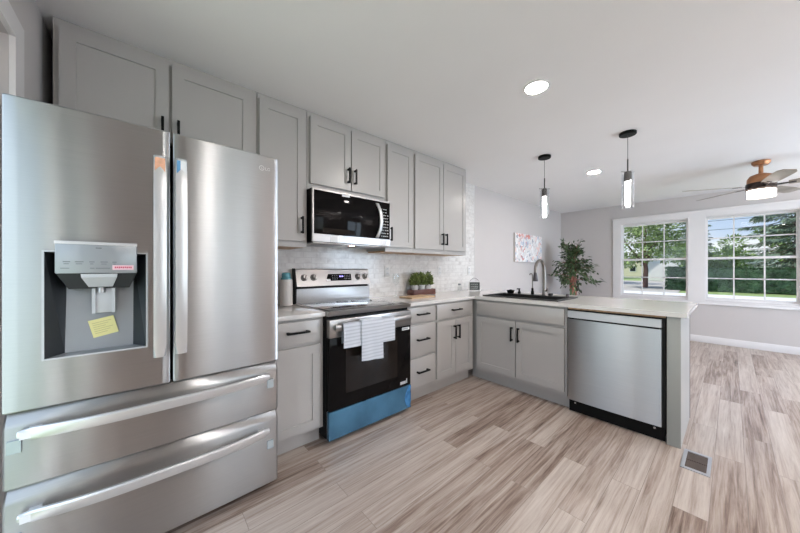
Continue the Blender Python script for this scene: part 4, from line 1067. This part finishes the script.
V_, F_ = leaf_cloud(1500, fic, 0.082, rnd, asp=0.55, droop=0.35)
keep = []
for (i, j, k) in F_:
    c = (Vector(V_[i]) + Vector(V_[j]) + Vector(V_[k])) / 3
    if not (c.z < 1.18 and math.hypot(c.x - 6.52, c.y + 0.50) < 0.16): keep.append((i, j, k))
used = sorted({i for f in keep for i in f}); mp_ = {i: n for n, i in enumerate(used)}
V_ = [V_[i] for i in used]; F_ = [tuple(mp_[i] for i in f) for f in keep]
V_ = [Vector((min(v.x, XR - 0.02), min(v.y, -0.02), v.z)) for v in V_]
raw('foliage', V_, F_, 'leafB', fc_)

# floor register
fv = thing('floor_register', (3.004, -2.341, 0), 'brown floor vent in a light metal rim at the peninsula foot', 'vent')
MB().slab([2.872, 2.895, 3.112, 3.136], [-2.404, -2.388, -2.296, -2.278], lambda x, y: not (2.895 < x < 3.112 and -2.388 < y < -2.296), 0.0003, 0.006, 'Z').build('rim', 'registerrim', fv, smooth=0)
MB().box(2.895, 3.112, -2.388, -2.296, 0.0003, 0.0012).build('duct_floor', 'brownduct', fv, smooth=0)
m = MB()
for k in range(12):
    y = -2.384 + k * 0.0075
    m.loft([[(x, y, 0.0015), (x, y + 0.0045, 0.0045), (x, y + 0.0055, 0.0040), (x, y + 0.001, 0.0013)] for x in (2.895, 3.112)])
m.box(3.000, 3.006, -2.388, -2.296, 0.0013, 0.0050)
m.build('louvre', 'brownduct', fv, smooth=0)

# ------------------------------------------------------------------ lights of the room and added uplighters
cans = [(2.39, -1.62, 'round recessed downlight, the larger and nearer one above the kitchen floor'),
        (4.675, -1.34, 'round recessed downlight, the smaller far one between the two pendants'),
        (1.05, -3.40, 'round recessed downlight in the kitchen ceiling behind the viewer'),
        (2.90, -3.60, 'round recessed downlight in the ceiling beside the kitchen, out of view'),
        (4.675, -3.60, 'round recessed downlight in the living room ceiling, out of view on the right')]
first = None
for (x, y, lab) in cans:
    if first is None:
        first = thing('recessed_light', (x, y, H), lab, 'ceiling light', 'recessed ceiling downlights')
        MB().lathe([(0.067, -0.0004), (0.086, -0.0004), (0.086, -0.003), (0.067, -0.007)], (x, y, H), 40, closed=True).build('trim_ring', 'canrim', first)
        MB().lathe([(0.0668, -0.0004), (0.0668, -0.0050), (0, -0.0050)], (x, y, H), 40).build('lens', 'can', first)
    else:
        dup(first, (x, y, H), lab)

def pendant_build(x, y, label):
    t_ = thing('pendant_light', (x, y, H), label, 'pendant light', 'pendants over the peninsula bar')
    MB().lathe([(0.062, -0.0005), (0.064, -0.004), (0.064, -0.022), (0.060, -0.026), (0, -0.027)], (x, y, H), 32).build('canopy', 'black', t_)
    MB().tube([(x, y, H - 0.026), (x, y, 2.20)], 0.0022, 8).build('cord', 'darknickel', t_)
    MB().tube([(x, y, 2.20), (x, y, 2.085)], 0.0055, 10).build('stem', 'black', t_)
    MB().lathe([(0.0, 2.088), (0.026, 2.086), (0.0285, 2.078), (0.0285, 2.005), (0.024, 2.000), (0, 2.0)], (x, y, 0), 24).build('socket', 'fandark', t_)
    MB().tube([(x - 0.045, y + 0.039, 2.085), (x + 0.045, y - 0.039, 2.085)], 0.0032, 8).build('crossbar', 'darknickel', t_)
    gs = MB().lathe([(0.0465, 2.080), (0.0465, 1.762), (0.0435, 1.762), (0.0435, 2.080)], (x, y, 0), 32, closed=True).build('glass_shade', 'shadeglass', t_)
    MB().lathe([(0.0, 1.9995), (0.0215, 1.9995), (0.0215, 1.785), (0.018, 1.778), (0, 1.778)], (x, y, 0), 24).build('bubble_rod', 'bulbrod', t_)
    return t_
pd = pendant_build(3.67, -1.147, 'slim glass pendant nearer the back wall, left of the pair')
dup(pd, (3.67, -1.872, H), 'slim glass pendant nearer the windows, right of the pair')

# unseen standing uplighters, added behind the viewer to brighten the ceiling
def uplighter(x, y, lab):
    t_ = thing('added_uplighter', (x, y, 0), lab, 'added lamp')
    MB().lathe([(0.0, 0.0), (0.13, 0.0), (0.13, 0.012), (0.03, 0.03), (0, 0.032)], (x, y, 0.0004), 28).build('base', 'black', t_)
    MB().tube([(x, y, 0.03), (x, y, 1.74)], 0.012, 12).build('pole', 'black', t_)
    MB().lathe([(0.02, 1.735), (0.10, 1.76), (0.165, 1.815), (0.160, 1.818), (0.098, 1.768), (0.0, 1.750)], (x, y, 0), 32).build('bowl', 'black', t_)
    MB().lathe([(0.0, 1.7705), (0.097, 1.7705), (0.097, 1.778), (0, 1.778)], (x, y, 0), 24).build('bulb_disc', 'fill_uplight', t_)
uplighter(2.75, -4.55, 'added, unseen black standing uplighter by the wall behind the viewer, near the kitchen')
uplighter(6.70, -4.55, 'added, unseen black standing uplighter in the living room corner behind the viewer')

# ceiling fan
fx, fy = 5.675, -2.705
fan = thing('ceiling_fan', (fx, fy, H), 'flush copper ceiling fan with grey-brown blades and lit crystal drum', 'ceiling fan')
MB().lathe([(0.062, -0.0005), (0.072, -0.006), (0.070, -0.03), (0.052, -0.052), (0, -0.054)], (fx, fy, H), 32).build('canopy', 'copper', fan)
MB().lathe([(0.018, 2.387), (0.018, 2.29)], (fx, fy, 0), 16).build('downrod', 'copper', fan)
MB().lathe([(0.0, 2.300), (0.03, 2.298), (0.085, 2.275), (0.105, 2.24), (0.108, 2.19), (0.0, 2.188)], (fx, fy, 0), 32).build('motor_housing', 'copper', fan)
MB().lathe([(0.0, 2.1875), (0.112, 2.1875), (0.116, 2.18), (0.116, 2.125), (0.10, 2.118), (0, 2.118)], (fx, fy, 0), 32).build('collar', 'fandark', fan)
lk = MB().lathe([(0.0, 2.1175), (0.104, 2.1175), (0.106, 2.112), (0.106, 2.035), (0.100, 2.030), (0, 2.030)], (fx, fy, 0), 36).build('light_drum', 'fanlight', fan)
MB().lathe([(0.109, 2.1175), (0.114, 2.1175), (0.114, 2.108), (0.109, 2.108)], (fx, fy, 0), 36, closed=True).build('drum_band', 'fandark', lk)
MB().lathe([(0.112, 2.1), (0.1155, 2.1), (0.1155, 2.022), (0.112, 2.022)], (fx, fy, 0), 36, closed=True).build('glass_drum', 'shadeglass', lk)
for k in range(5):
    a_ = rad(48 + 72 * k)
    mt = Matrix.Translation((fx, fy, 2.155)) @ Matrix.Rotation(a_, 4, 'Z') @ Matrix.Rotation(rad(-11), 4, 'X')
    secs = []
    for i in range(9):
        q = i / 8; r_ = 0.19 + 0.50 * q; hw = 0.055 + 0.012 * math.sin(q * 2.6) - (0.02 if i == 8 else 0.006 if i == 0 else 0)
        secs.append([(r_, -hw, -0.003), (r_, hw, -0.003), (r_, hw, 0.003), (r_, -hw, 0.003)])
    bl = MB().loft(secs).xform(mt).build('blade', 'fanblade', fan, smooth=0)
    MB().box(0.100, 0.24, -0.018, 0.018, -0.0075, -0.0032, 0.001).xform(mt).build('blade_iron', 'fandark', bl)

# ------------------------------------------------------------------ outdoors
G = -0.35
def ground(name, x0, x1, y0, y1, z, mat, th=0.02):
    o = MB().box(x0, x1, y0, y1, z - th, z).build(name, mat, None, loc=((x0 + x1) / 2, (y0 + y1) / 2, z), smooth=0); o['kind'] = 'structure'; return o
ground('ground', -60, 200, -110, 90, G - 0.03, 'grass', 0.4)
ground('road', 13, 26.2, -110, 90, G, 'asphalt')
m = MB()
m.loft([[(26.2, -0.2, G - 0.02), (26.2, 4.6, G - 0.02), (26.2, 4.6, G), (26.2, -0.2, G)], [(48.0, 0.8, G - 0.02), (48.0, 7.0, G - 0.02), (48.0, 7.0, G + 0.01), (48.0, 0.8, G + 0.01)]])
o = m.build('driveway', 'drive', None, loc=(37, 3, G), smooth=0); o['kind'] = 'structure'

def cloud_box(r, x0, x1, y0, y1, z0, z1):
    f = r.randrange(4); x, y, z = r.uniform(x0, x1), r.uniform(y0, y1), r.uniform(z0, z1)
    if f == 0: x = x0 + r.uniform(0, .15)
    elif f == 1: z = z1 - r.uniform(0, .12)
    elif f == 2: y = r.choice((y0, y1))
    else: x = x0 + r.uniform(0, .3)
    return (x, y, z), (-0.7, 0, 0.5)
def hedge(x0, x1, y0, y1, z1, seed, label, n, mat='hedge'):
    t_ = thing('hedge', ((x0 + x1) / 2, (y0 + y1) / 2, G), label, 'hedge')
    r = random.Random(seed)
    ctr = Vector(((x0 + x1) / 2, (y0 + y1) / 2, 0))
    us, vs_ = lin(y0 + .1, y1 - .1, max(3, int((y1 - y0) / 0.5))), lin(G, z1 - .08, 5)
    jit = {}
    def wp(p, k):
        q = (round(p.y, 3), round(p.z, 3), k)
        if q not in jit: jit[q] = Vector((r.uniform(-.06, .06), 0, r.uniform(-.05, .05)))
        return p + jit[q]
    MB().slab(us, vs_, lambda y, z: True, x0 + .12, x1 - .12, 'X', wp).build('core', mat, t_)
    V_, F_ = leaf_cloud(n, lambda q: cloud_box(q, x0, x1, y0, y1, G, z1), 0.13, r, asp=0.7)
    raw('foliage', V_, F_, mat, t_)
hedge(29.6, 31.2, -16.0, -0.6, 1.22, 3, 'long clipped dark green hedge across the road, beyond the right window', 9000)
hedge(29.4, 31.0, -0.35, 0.75, 1.30, 4, 'rounded end bush of the hedge beside the driveway, in the left window', 1600)
hedge(28.2, 29.4, 5.2, 9.0, 0.55, 6, 'low loose shrubs left of the driveway under the leafy tree', 1800, 'tree')

def tree(x, y, crowns, trunk_h, tr, n, size, seed, mat, tmat, label, name='tree'):
    t_ = thing(name, (x, y, G), label, 'tree')
    r = random.Random(seed)
    m = MB().tube([(x, y, G), (x + .08, y - .05, G + trunk_h * .5), (x, y + .05, G + trunk_h)], [tr, tr * .8, tr * .5], 9)
    for (cx_, cy_, cz_, rx, ry, rz) in crowns[:6]:
        m.tube([(x, y, G + trunk_h * .6), ((x + cx_) / 2, (y + cy_) / 2, (G + trunk_h * .8 + cz_) / 2 + .2), (cx_, cy_, cz_)], [tr * .45, tr * .3, tr * .12], 6)
    m.build('trunk', tmat, t_)
    wsum = [c[3] * c[4] for c in crowns]; tot = sum(wsum)
    def fn(q):
        u = q.uniform(0, tot); i = 0
        while u > wsum[i]: u -= wsum[i]; i += 1
        cx_, cy_, cz_, rx, ry, rz = crowns[i]
        d_ = Vector((q.gauss(0, 1), q.gauss(0, 1), q.gauss(0, 1))).normalized(); k = q.random() ** 0.35
        return (cx_ + d_.x * rx * k, cy_ + d_.y * ry * k, cz_ + d_.z * rz * k), d_
    V_, F_ = leaf_cloud(n, fn, size, r, asp=0.6)
    raw('foliage', V_, F_, mat, t_)
    return t_
rr = random.Random(9)
def clump(cx_, cy_, cz_, R_, n, flat=0.8):
    return [(cx_ + rr.uniform(-1, 1) * R_ * .7, cy_ + rr.uniform(-1, 1) * R_ * .8, cz_ + rr.uniform(-1, 1) * R_ * .75, R_ * rr.uniform(.28, .5), R_ * rr.uniform(.28, .5), R_ * flat * rr.uniform(.25, .42)) for _ in range(n)]
tree(31.5, 2.24, clump(31.5, 2.9, 4.1, 2.9, 22) + [(31.4, 1.2, 2.9, 1.2, 1.2, .6), (31.3, 3.4, 1.9, 1.0, 1.1, .6)], 3.0, 0.20, 6500, 0.24, 21, 'treeyellow', 'redtrunk', 'broad light green leafy tree with reddish trunk, left window')
tree(36.0, -1.3, clump(36.0, -1.35, 1.9, 2.0, 22), 2.2, 0.16, 7000, 0.22, 22, 'tree', 'trunk', 'rounded mid-green leafy tree left of the spruce, right window')
tree(38.5, 11.5, clump(38.5, 11.0, 3.6, 3.8, 18), 3.0, 0.25, 5200, 0.3, 23, 'tree', 'trunk', 'dense leafy tree at the far left of the driveway')
tree(60.0, 15.5, clump(60, 15.5, 4.0, 4.2, 16), 3.0, 0.3, 4200, 0.4, 26, 'tree', 'trunk', 'distant round leafy tree behind the cream house')
tree(66.0, -9.0, clump(66, -9, 3.2, 4.0, 14), 3.0, 0.3, 3800, 0.4, 27, 'tree', 'trunk', 'distant leafy tree behind the white house')

def conifer(x, y, h, rbase, z0, n, size, seed, label):
    t_ = thing('conifer', (x, y, G), label, 'tree')
    r = random.Random(seed)
    MB().tube([(x, y, G), (x, y, G + h * .5), (x, y, G + h)], [0.28, 0.17, 0.03], 9).build('trunk', 'trunk', t_)
    bs_ = []
    nb = int(h * 9)
    m = MB()
    for i in range(nb):
        q = i / nb; zz = z0 + (h + G - z0) * q; L_ = rbase * (1 - q) ** 0.8 * r.uniform(.75, 1.1) + .15; a_ = i * 2.4 + r.uniform(-.4, .4)
        p0 = Vector((x, y, zz)); p2 = Vector((x + L_ * math.cos(a_), y + L_ * math.sin(a_), zz - L_ * 0.22 + 0.1)); p1 = p0.lerp(p2, .5) + Vector((0, 0, -.06 * L_))
        m.tube([p0, p1, p2], [0.05, 0.03, 0.01], 5); bs_.append((p0, p1, p2, a_, L_))
    m.build('branch', 'trunk', t_)
    wts = [b_[4] for b_ in bs_]
    idx = r.choices(range(nb), weights=wts, k=n); it = iter(idx)
    def fn(q_):
        p0, p1, p2, a_, L_ = bs_[next(it)]
        q = q_.random() ** 0.6
        p = p1.lerp(p2, q * 2 - 1) if q > .5 else p0.lerp(p1, q * 2)
        w_ = 0.24 * L_ * (1.1 - q) + .08; o_ = q_.uniform(-w_, w_)
        return p + Vector((-math.sin(a_) * o_, math.cos(a_) * o_, -abs(o_) * .25 + q_.uniform(-.12, .02))), (math.cos(a_), math.sin(a_), -.35)
    V_, F_ = leaf_cloud(n, fn, size, r, asp=0.28, droop=.4)
    raw('needles', V_, F_, 'spruce', t_)
conifer(43.5, -6.3, 13.0, 4.9, 0.9, 17000, 0.36, 31, 'large blue-green spruce behind the hedge, right window')
conifer(64.5, 1.6, 12.5, 3.4, 1.5, 5200, 0.45, 32, 'tall distant spruce behind the white garage, left window')
conifer(62.0, -20.5, 13.0, 3.6, 1.5, 4200, 0.5, 33, 'distant spruce far right behind the hedge')

def house(x0, x1, y0, y1, h_, rise, mat, label, garage=False, name='house'):
    t_ = thing(name, ((x0 + x1) / 2, (y0 + y1) / 2, G), label, 'house')
    ym = (y0 + y1) / 2
    MB().loft([[(x, y0, G), (x, y1, G), (x, y1, h_), (x, ym, h_ + rise), (x, y0, h_)] for x in (x0, x1)]).build('wall', mat, t_, smooth=0)
    ov = 0.3
    s_ = rise / (ym - y0)
    m_ = MB()
    for sg_, ye in ((1, y0 - ov), (-1, y1 + ov)):
        zl = h_ - s_ * ov + 0.02; zt = h_ + rise + 0.02
        m_.loft([[(x, ye, zl), (x, ym, zt), (x, ym, zt + .12), (x, ye, zl + .12)] for x in (x0 - ov, x1 + ov)])
    m_.build('roof', 'roof', t_, smooth=0)
    if garage:
        MB().box(x0 - 0.05, x0 - 0.005, ym - 1.3, ym + 1.3, G + .02, 1.9).build('garage_door', 'trim', t_, smooth=0)
    else:
        for k in range(max(2, int((y1 - y0) / 3))):
            yy = y0 + 1.2 + k * 2.8
            if yy + 1 > y1: break
            f_ = MB().box(x0 - 0.04, x0 - 0.005, yy, yy + 1.1, 0.6, 1.8).build('window_frame', 'trim', t_, smooth=0)
            MB().box(x0 - 0.05, x0 - 0.041, yy + .1, yy + 1.0, 0.7, 1.7).build('pane', 'winglass', f_, smooth=0)
    return t_
house(49.0, 55.0, 1.2, 5.0, 1.9, 1.9, 'siding', 'white gabled garage at the top of the driveway', True, 'garage')
house(78.0, 86.0, -16.0, -2.0, 2.0, 2.0, 'siding', 'low white house far behind the spruce')
house(76.0, 84.0, 6.4, 13.0, 2.4, 2.0, 'creamsiding', 'small cream house far behind the reddish-trunk tree')

for (z, lab) in ((4.25, 'upper of two thin utility wires crossing the sky'), (3.68, 'lower of two thin utility wires crossing the sky')):
    m = MB().tube([(27.6, -40 + 8 * k, z + 0.7 * ((k - 5) / 5.0) ** 2) for k in range(11)], 0.012, 5)
    tag(m.build('utility_wire', 'black', None, loc=(27.6, 0, z)), lab, 'wire', 'utility wires')
for yp in (-40.0, 40.0):
    m = MB().tube([(27.775, yp, G), (27.775, yp, 6.3)], [0.16, 0.11], 10)
    tag(m.build('utility_pole', 'trunk', None, loc=(27.79, yp, G)), 'wooden pole carrying the wires %s of the windows' % ('right' if yp < 0 else 'left'), 'pole')
